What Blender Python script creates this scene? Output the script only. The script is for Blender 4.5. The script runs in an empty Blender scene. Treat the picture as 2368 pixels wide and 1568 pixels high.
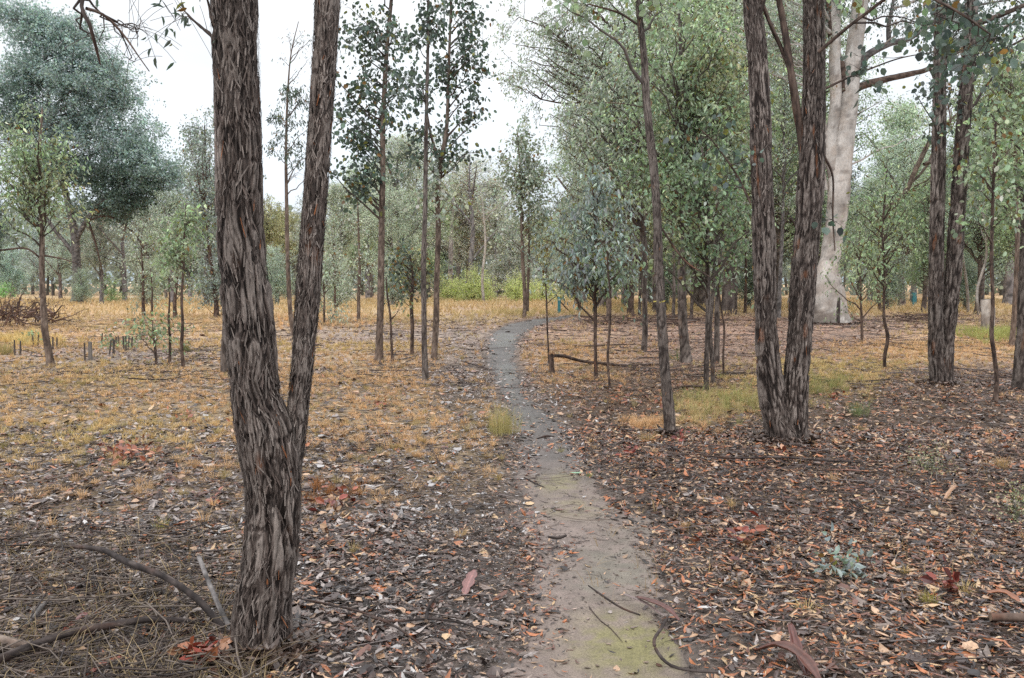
import bpy, math
import numpy as np
from mathutils import Vector

rng = np.random.default_rng(7)
SC = bpy.context.scene
COL = SC.collection
F, CX, CY, HOR = 1900.0, 1183.5, 784.0, 655.0      # photograph measured on a 2367 x 1568 grid
TH = math.atan((CY - HOR) / F)
EYE = 1.6

# ------------------------------------------------------------------ noise
def _hash(i, j, k, seed):
    n = (i * 374761393 + j * 668265263 + k * 2147483647 + seed * 974711) & 0xffffffff
    n = ((n ^ (n >> 13)) * 1274126177) & 0xffffffff
    n = (n ^ (n >> 16)) & 0xffffffff
    return n.astype(np.float64) / 4294967295.0
def vnoise(p, seed=0):
    p = np.asarray(p, float)
    f = np.floor(p).astype(np.int64); t = p - f; t = t * t * (3 - 2 * t)
    r = 0
    for a in (0, 1):
        for b in (0, 1):
            for c in (0, 1):
                w = (t[:, 0] if a else 1 - t[:, 0]) * (t[:, 1] if b else 1 - t[:, 1]) * (t[:, 2] if c else 1 - t[:, 2])
                r = r + w * _hash(f[:, 0] + a, f[:, 1] + b, f[:, 2] + c, seed)
    return r
def fbm(p, o=4, seed=0):
    p = np.asarray(p, float); r = 0; a = .5; s = 0
    for k in range(o):
        r = r + a * vnoise(p, seed + k * 17); s += a; p = p * 2.03 + 7.1; a *= .5
    return r / s
def n2(x, y, sc, seed=0, o=3):
    x = np.asarray(x, float); y = np.asarray(y, float)
    return fbm(np.stack([x.ravel() * sc, y.ravel() * sc, np.zeros(x.size) + .5], 1), o, seed).reshape(x.shape)
def sstep(a, b, x): 
    t = np.clip((x - a) / (b - a), 0, 1); return t * t * (3 - 2 * t)

# ------------------------------------------------------------------ ground shape, camera maths
def H(x, y):
    x = np.asarray(x, float); y = np.asarray(y, float)
    far = sstep(3, 60, np.abs(y))
    return (n2(x, y, .16, 3, 2) - .5) * .12 * (0.4 + far) + (n2(x, y, 1.3, 5, 3) - .5) * .05
H0 = float(H(0., 0.))
def ray(px, py):
    xc = (px - CX) / F; yc = (CY - py) / F
    return np.array([xc, math.cos(TH) + math.sin(TH) * yc, -math.sin(TH) + math.cos(TH) * yc])
def P(px, py, Y):                                    # point seen at (px,py) on the plane at distance Y
    d = ray(px, py); t = Y / d[1]
    return np.array([d[0] * t, Y, EYE + H0 + d[2] * t])
def G(px, py):                                       # point of the ground seen at (px,py)
    d = ray(px, py); z = 0.
    for _ in range(12):
        t = (z - EYE - H0) / d[2]; p = d * t; z = float(H(p[0], p[1]))
    return np.array([p[0], p[1], z])
def proj(x, y, z=0.):
    dx, dy, dz = x, y, z - EYE - H0
    f = dy * math.cos(TH) - dz * math.sin(TH); u = dy * math.sin(TH) + dz * math.cos(TH)
    f = np.where(np.abs(f) < 1e-3, 1e-3, f)
    return CX + F * dx / f, CY - F * u / f

# ------------------------------------------------------------------ mesh builder
class MB:
    def __init__(s): s.v = []; s.l = []; s.n = []; s.c = []; s.s = []; s.k = 0
    def add(s, v, f, col=(.5, .5, .5), smooth=False):
        v = np.asarray(v, float).reshape(-1, 3); f = np.asarray(f, np.int64)
        if len(v) == 0: return s
        c = np.asarray(col, float)
        if c.ndim == 1: c = np.tile(c, (len(v), 1))
        s.v.append(v); s.c.append(c); s.l.append((f + s.k).ravel()); s.n.append(np.full(len(f), f.shape[1]))
        s.s.append(np.full(len(f), smooth)); s.k += len(v); return s
    def build(s, name, mat, parent=None, origin=None):
        me = bpy.data.meshes.new(name)
        v = np.concatenate(s.v); l = np.concatenate(s.l); n = np.concatenate(s.n); c = np.concatenate(s.c)
        if origin is not None: v = v - np.asarray(origin)
        me.vertices.add(len(v)); me.vertices.foreach_set('co', v.astype(np.float32).ravel())
        me.loops.add(len(l)); me.loops.foreach_set('vertex_index', l.astype(np.int32))
        me.polygons.add(len(n))
        st = np.concatenate([[0], np.cumsum(n)[:-1]]).astype(np.int32)
        me.polygons.foreach_set('loop_start', st); me.polygons.foreach_set('loop_total', n.astype(np.int32))
        me.polygons.foreach_set('use_smooth', np.concatenate(s.s))
        a = me.color_attributes.new('Col', 'FLOAT_COLOR', 'POINT')
        a.data.foreach_set('color', np.concatenate([c, np.ones((len(c), 1))], 1).astype(np.float32).ravel())
        me.update(calc_edges=True); me.materials.append(mat)
        o = bpy.data.objects.new(name, me); COL.objects.link(o)
        if parent is not None: o.parent = parent
        elif origin is not None: o.location = origin
        return o
def tag(o, label=None, cat=None, group=None, kind=None):
    for k, v in (('label', label), ('category', cat), ('group', group), ('kind', kind)):
        if v: o[k] = v
    return o
def thing(name, loc, label, cat, group=None):
    o = bpy.data.objects.new(name, None); COL.objects.link(o); o.location = loc; o.empty_display_size = .2
    return tag(o, label, cat, group)
def norm(a): return a / np.maximum(np.linalg.norm(a, axis=-1, keepdims=True), 1e-9)

def tubes(mb, path, rad, S=4, col=(.1, .08, .07), smooth=True, cap=False):   # path (B,N,3) rad (B,N)
    path = np.asarray(path, float); rad = np.asarray(rad, float)
    B, N, _ = path.shape
    if B == 0: return
    t = norm(np.gradient(path, axis=1))
    m = np.abs(t.mean(1)[:, 2]) > .75
    ref = np.where(m[:, None], np.array([1., 0, 0]), np.array([0, 0, 1.]))[:, None, :]
    u = norm(np.cross(t, np.broadcast_to(ref, t.shape))); w = np.cross(t, u)
    a = np.arange(S) / S * 2 * np.pi
    v = path[:, :, None] + rad[:, :, None, None] * (u[:, :, None] * np.cos(a)[None, None, :, None] + w[:, :, None] * np.sin(a)[None, None, :, None])
    b = (np.arange(B) * N * S)[:, None, None]; i = (np.arange(N - 1) * S)[None, :, None]; j = np.arange(S)[None, None]; j2 = (j + 1) % S
    f = np.stack([b + i + j, b + i + j2, b + i + S + j2, b + i + S + j], -1).reshape(-1, 4)
    c = np.asarray(col, float)
    if c.ndim == 2: c = np.repeat(c, N * S, 0)
    mb.add(v, f, c, smooth)
    if cap and S > 2:
        for q in (0, N - 1):
            r = v[:, q].reshape(-1, 3); mb.add(r, np.arange(B * S).reshape(B, S), c if c.ndim == 1 else c[:len(r)])

def leaves(mb, pos, ax, nr, L, W, col, shape='lance'):
    """one small folded blade per leaf; shape: lance, round, quad"""
    n = len(pos)
    if n == 0: return
    ax = norm(ax); sd = norm(np.cross(ax, nr)); nr = np.cross(sd, ax)
    T = {'lance': [(0, 0, 0), (.28, .5, .10), (.62, .40, .10), (1, .12, -.1), (.62, -.40, .10), (.28, -.5, .10)],
         'round': [(0, 0, 0), (.2, .42, .08), (.62, .5, .10), (1, 0, 0), (.62, -.5, .10), (.2, -.42, .08)],
         'quad': [(0, 0, 0), (.45, .5, 0), (1, 0, 0), (.45, -.5, 0)]}[shape]
    T = np.array(T)
    v = pos[:, None] + ax[:, None] * (T[:, 0][None, :, None] * L[:, None, None]) + sd[:, None] * (T[:, 1][None, :, None] * W[:, None, None]) + nr[:, None] * (T[:, 2][None, :, None] * L[:, None, None])
    k = len(T); b = (np.arange(n) * k)[:, None]
    f = b + np.arange(4)[None] if k == 4 else np.concatenate([b + np.array([[0, 1, 2, 3]]), b + np.array([[0, 3, 4, 5]])])
    mb.add(v, f, np.repeat(col, k, 0))

def litter_leaves(mb, pos, yaw, L, W, col, tilt=.35, curl=.25, narrow=None):
    n = len(pos)
    c, s = np.cos(yaw), np.sin(yaw)
    up = norm(np.stack([rng.normal(0, tilt, n), rng.normal(0, tilt, n), np.ones(n)], 1))
    ax = norm(np.stack([c, s, np.zeros(n)], 1)); sd = norm(np.cross(up, ax)); ax = np.cross(sd, up)
    cu = rng.normal(.3, 1, n) * curl; fo = rng.normal(.3, .8, n) * curl; bend = rng.normal(0, .18, n)
    T = [(0, 0, 0)] + [(q, w_, m) for q, wd in ((.3, .48), (.68, .40)) for w_, m in ((wd, 1), (0, 0), (-wd, 1))] + [(1, 0, 0)]
    vs = []
    for (q, w_, m) in T:
        z = cu * L * (q - .5) ** 2 * 2 + m * fo * W * .5
        vs.append(pos + ax * (L * (q - .5))[:, None] + sd * (W * w_ + bend * L * (q - .5) ** 2 * 3)[:, None] + up * z[:, None])
    v = np.stack(vs, 1)
    b = (np.arange(n) * 8)[:, None]
    tri = np.array([[0, 1, 2], [0, 2, 3], [4, 7, 5], [5, 7, 6]]); qd = np.array([[1, 4, 5, 2], [2, 5, 6, 3]])
    k = mb.k
    mb.add(v, (b[:, None] + tri[None]).reshape(-1, 3), np.repeat(col, 8, 0))
    mb.l.append((b[:, None] + qd[None]).ravel() + k); mb.n.append(np.full(2 * n, 4)); mb.s.append(np.full(2 * n, False))

def blades(mb, base, n, h, spread, wd, col, cj=.25, lean=None):
    """tufts of bent grass blades; base (T,3), n blades each, h height (T,)"""
    Tn = len(base)
    if Tn == 0: return
    h = np.broadcast_to(h, (Tn,)); spread = np.broadcast_to(spread, (Tn,)); col = np.broadcast_to(col, (Tn, 3))
    p = np.repeat(base, n, 0); hh = np.repeat(h, n) * rng.uniform(.4, 1.15, Tn * n); sp = np.repeat(spread, n)
    a = rng.uniform(0, 2 * np.pi, Tn * n); d = np.stack([np.cos(a), np.sin(a), 0 * a], 1)
    p = p + d * (sp * .35 * np.sqrt(rng.random(Tn * n)))[:, None] * .8
    out = rng.uniform(.15, 1.1, Tn * n) * sp
    q = rng.uniform(.5, 1, Tn * n)
    m = p + d * (out * .4)[:, None] + np.array([0, 0, 1.]) * (hh * .6)[:, None]
    t = p + d * (out * 1.0)[:, None] + np.array([0, 0, 1.]) * (hh * q)[:, None]
    s = np.stack([-np.sin(a + rng.normal(0, .8, len(a))), np.cos(a + .3), 0 * a], 1) * wd * .5
    v = np.stack([p - s, p + s, m - s * .8, m + s * .8, t], 1)
    b = (np.arange(len(p)) * 5)[:, None]
    c = np.repeat(col, n, 0) * rng.uniform(1 - cj, 1 + cj, (Tn * n, 1))
    k = mb.k
    mb.add(v, b + np.array([[0, 1, 3, 2]]), np.repeat(c, 5, 0))
    mb.l.append((b + np.array([[2, 3, 4]])).ravel() + k); mb.n.append(np.full(len(p), 3)); mb.s.append(np.full(len(p), False))

# ------------------------------------------------------------------ materials
def mat(name, rough=.8, spec=.3, bump=None, noise=None, objcol=False, transl=0., tint=(1, 1, 1), stretch=(1, 1, 1), extra=None):
    m = bpy.data.materials.new(name); m.use_nodes = True; nt = m.node_tree; N = nt.nodes; Lk = nt.links
    b = N['Principled BSDF']; b.inputs['Roughness'].default_value = rough; b.inputs['Specular IOR Level'].default_value = spec
    at = N.new('ShaderNodeAttribute'); at.attribute_name = 'Col'; c = at.outputs['Color']
    tc = N.new('ShaderNodeTexCoord'); mp = N.new('ShaderNodeMapping'); mp.inputs['Scale'].default_value = stretch
    Lk.new(tc.outputs['Object'], mp.inputs['Vector'])
    def mul(a, bb):
        x = N.new('ShaderNodeMix'); x.data_type = 'RGBA'; x.blend_type = 'MULTIPLY'; x.inputs['Factor'].default_value = 1
        Lk.new(a, x.inputs[6])
        if isinstance(bb, tuple): x.inputs[7].default_value = (*bb, 1)
        else: Lk.new(bb, x.inputs[7])
        return x.outputs[2]
    if objcol:
        oi = N.new('ShaderNodeObjectInfo'); c = mul(c, oi.outputs['Color'])
    if noise:
        for (sc, lo, hi, det) in noise:
            n = N.new('ShaderNodeTexNoise'); n.inputs['Scale'].default_value = sc; n.inputs['Detail'].default_value = det; n.inputs['Roughness'].default_value = .65
            Lk.new(mp.outputs[0], n.inputs['Vector'])
            r = N.new('ShaderNodeMapRange'); r.inputs['From Min'].default_value = .3; r.inputs['From Max'].default_value = .7
            r.inputs['To Min'].default_value = lo; r.inputs['To Max'].default_value = hi; Lk.new(n.outputs['Fac'], r.inputs['Value'])
            c = mul(c, r.outputs[0])
    if bump:
        sc, st, dist = bump
        n = N.new('ShaderNodeTexNoise'); n.inputs['Scale'].default_value = sc; n.inputs['Detail'].default_value = 6; n.inputs['Roughness'].default_value = .7
        Lk.new(mp.outputs[0], n.inputs['Vector'])
        bp = N.new('ShaderNodeBump'); bp.inputs['Strength'].default_value = st; bp.inputs['Distance'].default_value = dist
        Lk.new(n.outputs['Fac'], bp.inputs['Height']); Lk.new(bp.outputs[0], b.inputs['Normal'])
    Lk.new(c, b.inputs['Base Color'])
    if transl:
        tr = N.new('ShaderNodeBsdfTranslucent'); Lk.new(mul(c, (1.08, 1.15, .8)), tr.inputs['Color'])
        mx = N.new('ShaderNodeMixShader'); mx.inputs[0].default_value = transl
        Lk.new(b.outputs[0], mx.inputs[1]); Lk.new(tr.outputs[0], mx.inputs[2]); Lk.new(mx.outputs[0], N['Material Output'].inputs['Surface'])
    return m
M_leaf = mat('eucalypt_leaf', .40, .5, objcol=True, transl=.42)
M_bark = mat('rough_bark', .8, .3, bump=(110, 1.0, .012), noise=[(90, .40, 1.6, 8), (3, .75, 1.25, 3)], stretch=(1, 1, .14))
M_bark2 = mat('sapling_bark', .8, .3, bump=(40, .6, .006), noise=[(25, .6, 1.35, 6), (2.5, .75, 1.25, 3)], stretch=(1, 1, .3), objcol=True)
M_pale = mat('smooth_gum_bark', .7, .3, bump=(9, .6, .04), noise=[(1.6, .60, 1.15, 8), (14, .72, 1.12, 5)], stretch=(1, 1, .55))
M_litter = mat('leaf_litter', .32, .6, noise=[(60, .7, 1.2, 3)])
M_twig = mat('twig_bark', .6, .4, noise=[(40, .6, 1.3, 4)])
M_straw = mat('dry_grass', .75, .25, transl=.25)
M_ground = mat('forest_soil', .75, .35, bump=(28, 1.0, .02), noise=[(38, .35, 1.7, 10), (6, .6, 1.4, 6), (1.1, .8, 1.2, 4)])
M_wood = mat('weathered_wood', .8, .25, bump=(50, .5, .004), noise=[(30, .65, 1.25, 6)], stretch=(1, 1, .1))
M_paint = mat('worn_paint', .55, .4, bump=(30, .2, .002), noise=[(12, .85, 1.1, 4)])
# path soil: damp, with wet glossy film far away and moss patches stored in the colour
M_path = mat('damp_path_soil', .5, .45, bump=(45, .7, .008), noise=[(120, .55, 1.4, 8), (9, .75, 1.25, 6)])
nt = M_path.node_tree
at = nt.nodes.new('ShaderNodeAttribute'); at.attribute_name = 'Wet'
mr = nt.nodes.new('ShaderNodeMapRange'); mr.inputs['To Min'].default_value = .62; mr.inputs['To Max'].default_value = .3
nz = nt.nodes.new('ShaderNodeTexNoise'); nz.inputs['Scale'].default_value = 3.0; nz.inputs['Detail'].default_value = 5
ml = nt.nodes.new('ShaderNodeMath'); ml.operation = 'MULTIPLY'; ad = nt.nodes.new('ShaderNodeMath'); ad.operation = 'MULTIPLY'; ad.inputs[1].default_value = 1.8
nt.links.new(nz.outputs['Fac'], ad.inputs[0]); nt.links.new(ad.outputs[0], ml.inputs[0]); nt.links.new(at.outputs['Fac'], ml.inputs[1])
bs = nt.nodes.new('ShaderNodeMapRange'); bs.inputs['To Min'].default_value = .6; bs.inputs['To Max'].default_value = .04; nt.links.new(ml.outputs[0], bs.inputs['Value']); nt.links.new(bs.outputs[0], [q for q in nt.nodes if q.type == 'BUMP'][0].inputs['Strength'])
nt.links.new(ml.outputs[0], mr.inputs['Value']); nt.links.new(mr.outputs[0], nt.nodes['Principled BSDF'].inputs['Roughness'])

# ------------------------------------------------------------------ zones of the ground (authored on the photo grid, evaluated in world space)
def cw_(py): return (EYE * F) / max(py - HOR, 1)
PATH = [(731, 1300, 1335), (737, 1225, 1300), (744, 1190, 1270), (752, 1165, 1245), (762, 1145, 1222), (775, 1132, 1208), (800, 1124, 1196), (830, 1126, 1192),
        (860, 1137, 1202), (900, 1157, 1226), (940, 1176, 1262), (980, 1184, 1296), (1020, 1188, 1322), (1060, 1192, 1345), (1100, 1180, 1375),
        (1150, 1188, 1420), (1200, 1208, 1500), (1250, 1215, 1560), (1300, 1228, 1550), (1350, 1232, 1540), (1400, 1235, 1565), (1450, 1225, 1590), (1500, 1200, 1612), (1568, 1172, 1640), (1750, 1100, 1720), (2200, 950, 1900)]
_pl = np.array([G(a, y)[:2] for y, a, b in PATH]); _pr = np.array([G(b, y)[:2] for y, a, b in PATH])
def path_in(x, y):
    """>0 inside the path (metres from its edge, roughly)"""
    yy = np.asarray(y, float); o = np.argsort(_pl[:, 1]); 
    l = np.interp(yy, _pl[o, 1], _pl[o, 0]); o2 = np.argsort(_pr[:, 1]); r = np.interp(yy, _pr[o2, 1], _pr[o2, 0])
    d = np.minimum(x - l, r - x)
    return np.where(yy > max(_pl[:, 1].max(), _pr[:, 1].max()) - .5, -5, d)
def blob(px, py, cx, cy, rx, ry): return np.exp(-(((px - cx) / rx) ** 2 + ((py - cy) / ry) ** 2))
def zones(x, y):
    px, py = proj(x, y, 0.)
    nA = n2(x, y, .35, 21, 4); nB = n2(x, y, 1.1, 31, 3); nC = n2(x, y, .13, 41, 3)
    left = 1 - sstep(1120, 1260, px)
    straw = np.zeros_like(x)
    straw = np.maximum(straw, left * sstep(1290, 1000, py + (nA - .5) * 380) * 1.0)
    straw *= 1 - .85 * blob(px, py + (nB - .5) * 25, 330, 822, 330, 22) * 1.0         # litter strip with the stakes
    straw *= 1 - .9 * blob(px, py, 1080, 860, 95, 130)
    straw *= 1 - .8 * blob(px, py, 900, 772, 330, 26)
    rb = np.interp(px, [1200, 1560, 1760, 2000, 2150, 2400], [960, 955, 900, 852, 800, 790])
    straw = np.maximum(straw, (1 - left) * np.exp(-((py - rb + (nB - .5) * 50) / (42 + 12 * nA)) ** 2) * sstep(1480, 1620, px) * 1.35)
    straw = np.maximum(straw, (1 - left) * blob(px, py + (nB - .5) * 40, 1330, 840, 130, 60) * 1.1)
    straw = np.maximum(straw, (1 - left) * sstep(745, 715, py + (nC - .5) * 20))
    straw = np.maximum(straw, .75 * sstep(.62, .8, nA) * sstep(1350, 1000, py))
    red = (1 - left) * sstep(1150, 900, py) * .4 + (1 - left) * .7 + left * .12
    wet = np.zeros_like(x)
    return straw, red, nA, nB, nC, px, py

def soil_col(x, y):
    straw, red, nA, nB, nC, px, py = zones(x, y)
    grey = np.array([.075, .060, .053]); redc = np.array([.088, .057, .038]); st = np.array([.55, .34, .18]); st2 = np.array([.53, .38, .19])
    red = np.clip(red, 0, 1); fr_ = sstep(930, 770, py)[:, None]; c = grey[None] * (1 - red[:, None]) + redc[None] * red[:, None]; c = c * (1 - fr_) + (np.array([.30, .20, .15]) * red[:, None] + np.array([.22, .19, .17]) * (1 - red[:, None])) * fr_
    c = c * (.7 + .6 * nB[:, None])
    m = sstep(.3, .75, nC)[:, None]
    sc = st[None] * (1 - m) + st2[None] * m
    s = (straw * (.55 + .6 * nB))[:, None]; s = np.clip(s, 0, 1) * (.42 + .45 * sstep(900, 740, py))[:, None]
    c = c * (1 - s) + sc * s
    pd = sstep(-.35, .1, path_in(x, y) + (nB - .5) * .3)[:, None]
    return c * (1 - pd) + np.array([.13, .105, .09]) * pd

# ------------------------------------------------------------------ ground and path
def make_ground():
    ys = np.concatenate([np.arange(-8, 2, .5), np.arange(2, 9, .06), 9 * np.exp(np.arange(0, 480) / 480 * math.log(5)), 45 * np.exp(np.arange(0, 130) / 129 * math.log(40))])
    u = np.linspace(-1, 1, 361); u = np.sign(u) * np.abs(u) ** 1.25
    Y = np.repeat(ys[:, None], len(u), 1); X = u[None] * (7 + 1.1 * np.maximum(ys, 0))[:, None]
    x = X.ravel(); y = Y.ravel(); z = H(x, y)
    pin = path_in(x, y); z = z - .05 * sstep(-.3, .15, pin) * (y < 60)
    z = z + (n2(x, y, 5, 77, 2) - .5) * .025 * (y < 14) * (pin < -.1) - .02 * sstep(.0, .2, pin) * (y < 60)
    nx = len(u); i = np.arange(len(ys) - 1)[:, None] * nx; j = np.arange(nx - 1)[None]
    f = np.stack([i + j, i + j + 1, i + nx + j + 1, i + nx + j], -1).reshape(-1, 4)
    mb = MB(); mb.add(np.stack([x, y, z], 1), f, soil_col(x, y), True)
    return tag(mb.build('ground', M_ground), kind='structure')
make_ground()
def hz(x, y): return H(x, y) - .05 * sstep(-.3, .15, path_in(x, y)) * (np.asarray(y) < 60)

def make_path():
    ys = np.concatenate([np.arange(1.2, 8, .03), np.arange(8, 20, .07), np.arange(20, 41, .15)])
    o = np.argsort(_pl[:, 1]); o2 = np.argsort(_pr[:, 1])
    l = np.interp(ys, _pl[o, 1], _pl[o, 0]); r = np.interp(ys, _pr[o2, 1], _pr[o2, 0])
    nl = (n2(ys * 0, ys, 1.3, 91, 4) - .5) * .35 + (n2(ys * 0, ys, 9, 95, 2) - .5) * .07; nr_ = (n2(ys * 0 + 5, ys, 1.1, 93, 4) - .5) * .45 + (n2(ys * 0, ys, 9, 97, 2) - .5) * .07
    sc = 1 + 0 * ys
    l = l + nl * sc; r = r + nr_ * sc; l = l + (n2(ys * 0 + 3, ys, 3.5, 99, 3) - .5) * .22; r = r + (n2(ys * 0 + 9, ys, 3.5, 98, 3) - .5) * .22; K = 44
    t = np.linspace(0, 1, K)[None]
    X = l[:, None] * (1 - t) + r[:, None] * t; Y = np.repeat(ys[:, None], K, 1)
    x = X.ravel(); y = Y.ravel()
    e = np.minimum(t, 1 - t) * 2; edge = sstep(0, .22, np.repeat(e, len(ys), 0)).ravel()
    z = hz(x, y) + .022 * edge - .012 + (n2(x, y, 4, 12, 3) - .5) * .012 * (1 - .85 * sstep(5, 10, y)) + .003
    px, py = proj(x, y, 0.)
    nn = n2(x, y, 2.2, 51, 4); n3 = n2(x, y, 7, 53, 3)
    pink = np.array([.205, .160, .140]); grey = np.array([.105, .094, .088]); moss = np.array([.195, .180, .070]); mossg = np.array([.155, .145, .115]); dark = np.array([.10, .08, .07])
    far = sstep(1170, 960, py + (nn - .5) * 160)[:, None]
    c = pink[None] * (1 - far) + grey[None] * far
    c = c * (.82 + .36 * nn[:, None])
    for (cx, cy, rx, ry, k, q) in ((1460, 1475, 110, 60, moss, .8), (1560, 1490, 80, 60, moss, .4), (1420, 1310, 95, 50, mossg, .7), (1330, 1165, 60, 18, moss, .35), (1480, 1210, 80, 25, mossg, .4), (1300, 1105, 45, 18, moss, .5)):
        w = (q * edge * np.clip(blob(px, py, cx, cy, rx * 1.2, ry * 1.2) * 1.5 * (sstep(.3, .68, n2(x, y, 14, 59, 4)) + .15) * (.3 + 1.3 * n3), 0, 1))[:, None]; c = c * (1 - w) + k * w
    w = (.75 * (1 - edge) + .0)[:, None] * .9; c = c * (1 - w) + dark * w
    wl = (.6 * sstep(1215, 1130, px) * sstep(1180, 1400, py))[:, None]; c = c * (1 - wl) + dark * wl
    i = np.arange(len(ys) - 1)[:, None] * K; j = np.arange(K - 1)[None]
    f = np.stack([i + j, i + j + 1, i + K + j + 1, i + K + j], -1).reshape(-1, 4)
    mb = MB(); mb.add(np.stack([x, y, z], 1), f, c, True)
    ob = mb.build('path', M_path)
    a = ob.data.attributes.new('Wet', 'FLOAT', 'POINT')
    a.data.foreach_set('value', (np.clip(far[:, 0], 0, 1) * edge * (.3 + .5 * sstep(960, 840, py)) * .5 * sstep(.35, .6, n2(x, y, 1.5, 57, 3)) + 1.3 * edge * np.clip(1.8 * (blob(px, py, 1165, 782, 26, 14) + blob(px, py, 1170, 862, 20, 24) + blob(px, py, 1212, 968, 26, 24) + blob(px, py, 1180, 910, 18, 14)) - .2, 0, 1)).astype(np.float32))
    return tag(ob, kind='structure')
make_path()

# ------------------------------------------------------------------ litter, twigs, grass
PAL = np.array([[.022, .015, .014], [.065, .042, .036], [.180, .135, .112], [.300, .255, .235], [.42, .27, .17], [.34, .12, .045], [.13, .056, .038], [.42, .40, .39], [.50, .34, .19]])
WL = np.array([.19, .19, .22, .17, .07, .03, .07, .045, .02]); WR = np.array([.20, .17, .09, .035, .17, .16, .14, .01, .045])
def pick(n, red):
    cl = np.cumsum(WL / WL.sum()); cr = np.cumsum(WR / WR.sum()); u = rng.random(n)
    a = np.searchsorted(cl, u); b = np.searchsorted(cr, u); use = rng.random(n) < red
    return PAL[np.clip(np.where(use, b, a), 0, 8)] * rng.uniform(.75, 1.3, (n, 1))
def scatter(y0, y1, dens, marg=1.2, slope=.66):
    A = (y1 - y0) * (2 * marg) + slope * (y1 ** 2 - y0 ** 2); n = int(A * dens)
    y = np.sqrt(rng.uniform(0, 1, n * 2) * (y1 ** 2 - y0 ** 2) + y0 ** 2); x = rng.uniform(-1, 1, n * 2) * (slope * y1 + marg)
    k = np.abs(x) < slope * y + marg; return x[k][:n], y[k][:n]
mb = MB()
for (y0, y1, dens, sz) in ((1.8, 5.5, 2900, .72), (5.5, 9, 1700, .84), (9, 15, 560, 1.0), (15, 24, 190, 1.3), (24, 42, 44, 2.0)):
    x, y = scatter(y0, y1, dens)
    straw, red, nA, nB, nC, px, py = zones(x, y); pin = path_in(x, y)
    pn = pin - .1 + (nB - .5) * .75 + (n2(x, y, 6, 88, 3) - .5) * .4
    keep = 1 - np.where(y > 8, .90, .97) * sstep(-.08, .22, pn)
    lane = blob(px, py, 1080, 1250, 90, 300) * .35
    keep *= 1 - .6 * np.clip(straw, 0, 1) * sstep(1250, 900, py); keep *= .62 + .8 * nA; keep *= 1 - lane * .6
    k = rng.random(len(x)) < keep; x, y, red, px, py, pn = x[k], y[k], red[k], px[k], py[k], pn[k]
    n = len(x); small = rng.random(n) < np.where(px < 1210, .35 + .5 * blob(px, py, 1080, 1250, 140, 330), .15) + .3 * sstep(-.5, 0, pn)
    L = np.clip(rng.lognormal(-2.55, .36, n), .03, .17) * sz * np.where(small, .45, 1); rd = rng.random(n) < np.where(px < 1150, .28, .14)
    L = L * np.where(px > 1250, .88, 1); W = L * np.where(rd, rng.uniform(.45, .75, n), rng.uniform(.14, .3, n)); L = np.where(rd, L * .75, L)
    z = hz(x, y) + rng.uniform(.004, .024, n) * (1 if y0 < 9 else 1.3)
    c = pick(n, np.clip(red * 1.15 + .08, 0, 1)); wp = rng.random(n) < .30 * np.clip(blob(px, py, 1090, 930, 110, 170) + blob(px, py, 1290, 930, 50, 130) + .5 * blob(px, py, 1000, 1130, 200, 90), 0, 1); c[wp] = np.array([.42, .40, .40]) * rng.uniform(.5, 1.15, (int(wp.sum()), 1))
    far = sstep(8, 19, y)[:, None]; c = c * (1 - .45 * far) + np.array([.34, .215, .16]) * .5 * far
    litter_leaves(mb, np.stack([x, y, z], 1), rng.uniform(0, 6.28, n), L, W, c, tilt=.22, curl=.2)
    if y0 < 2:       # shed bark and leaves heaped round the feet of the big trunks
        for (bx, by, rr_, nn_) in ((605, 1500, .15, 420), (1815, 1018, .26, 520), (2172, 888, .2, 380), (1550, 1005, .08, 160), (1918, 748, .9, 900)):
            b = G(bx, by); a = rng.uniform(0, 6.28, nn_); r_ = rr_ * (.8 + np.abs(rng.normal(0, .45, nn_))); xx = b[0] + r_ * np.cos(a); yy = b[1] + r_ * np.sin(a); f_ = 2.2 if by < 800 else 1
            L = rng.uniform(.04, .13, nn_) * f_; litter_leaves(mb, np.stack([xx, yy, hz(xx, yy) + np.clip(.06 - (r_ - rr_) * .25, .01, .06) * rng.uniform(.2, 1, nn_)], 1), rng.uniform(0, 6.28, nn_), L, L * rng.uniform(.12, .4, nn_), np.array([.085, .055, .042]) * np.exp(rng.normal(0, .5, (nn_, 1))), tilt=.4, curl=.3)
    if y1 < 10:      # crumbs of debris on the trodden soil and the lane beside it
        x, y = scatter(y0, y1, 900 if y1 < 6 else 400); pin = path_in(x, y); px, py = proj(x, y, 0.); k = ((pin > -.1) & (rng.random(len(x)) < .10 + .5 * sstep(.45, .7, n2(x, y, 2., 64, 4)))) | ((px > 880) & (pin > -1.2) & (pin < 0) & (px < 1250) & (py > 1040)); x, y = x[k], y[k]; n = len(x); L = rng.uniform(.008, .035, n)
        litter_leaves(mb, np.stack([x, y, hz(x, y) + np.where(path_in(x, y) > 0, .016, .022)], 1), rng.uniform(0, 6.28, n), L, L * rng.uniform(.12, .5, n), np.array([.10, .072, .060]) * np.exp(rng.normal(0, .5, (n, 1))), tilt=.12, curl=.1)
tag(mb.build('leaf_litter', M_litter), 'carpet of wet brown and grey fallen gum leaves', 'leaf litter', kind='stuff')

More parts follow.
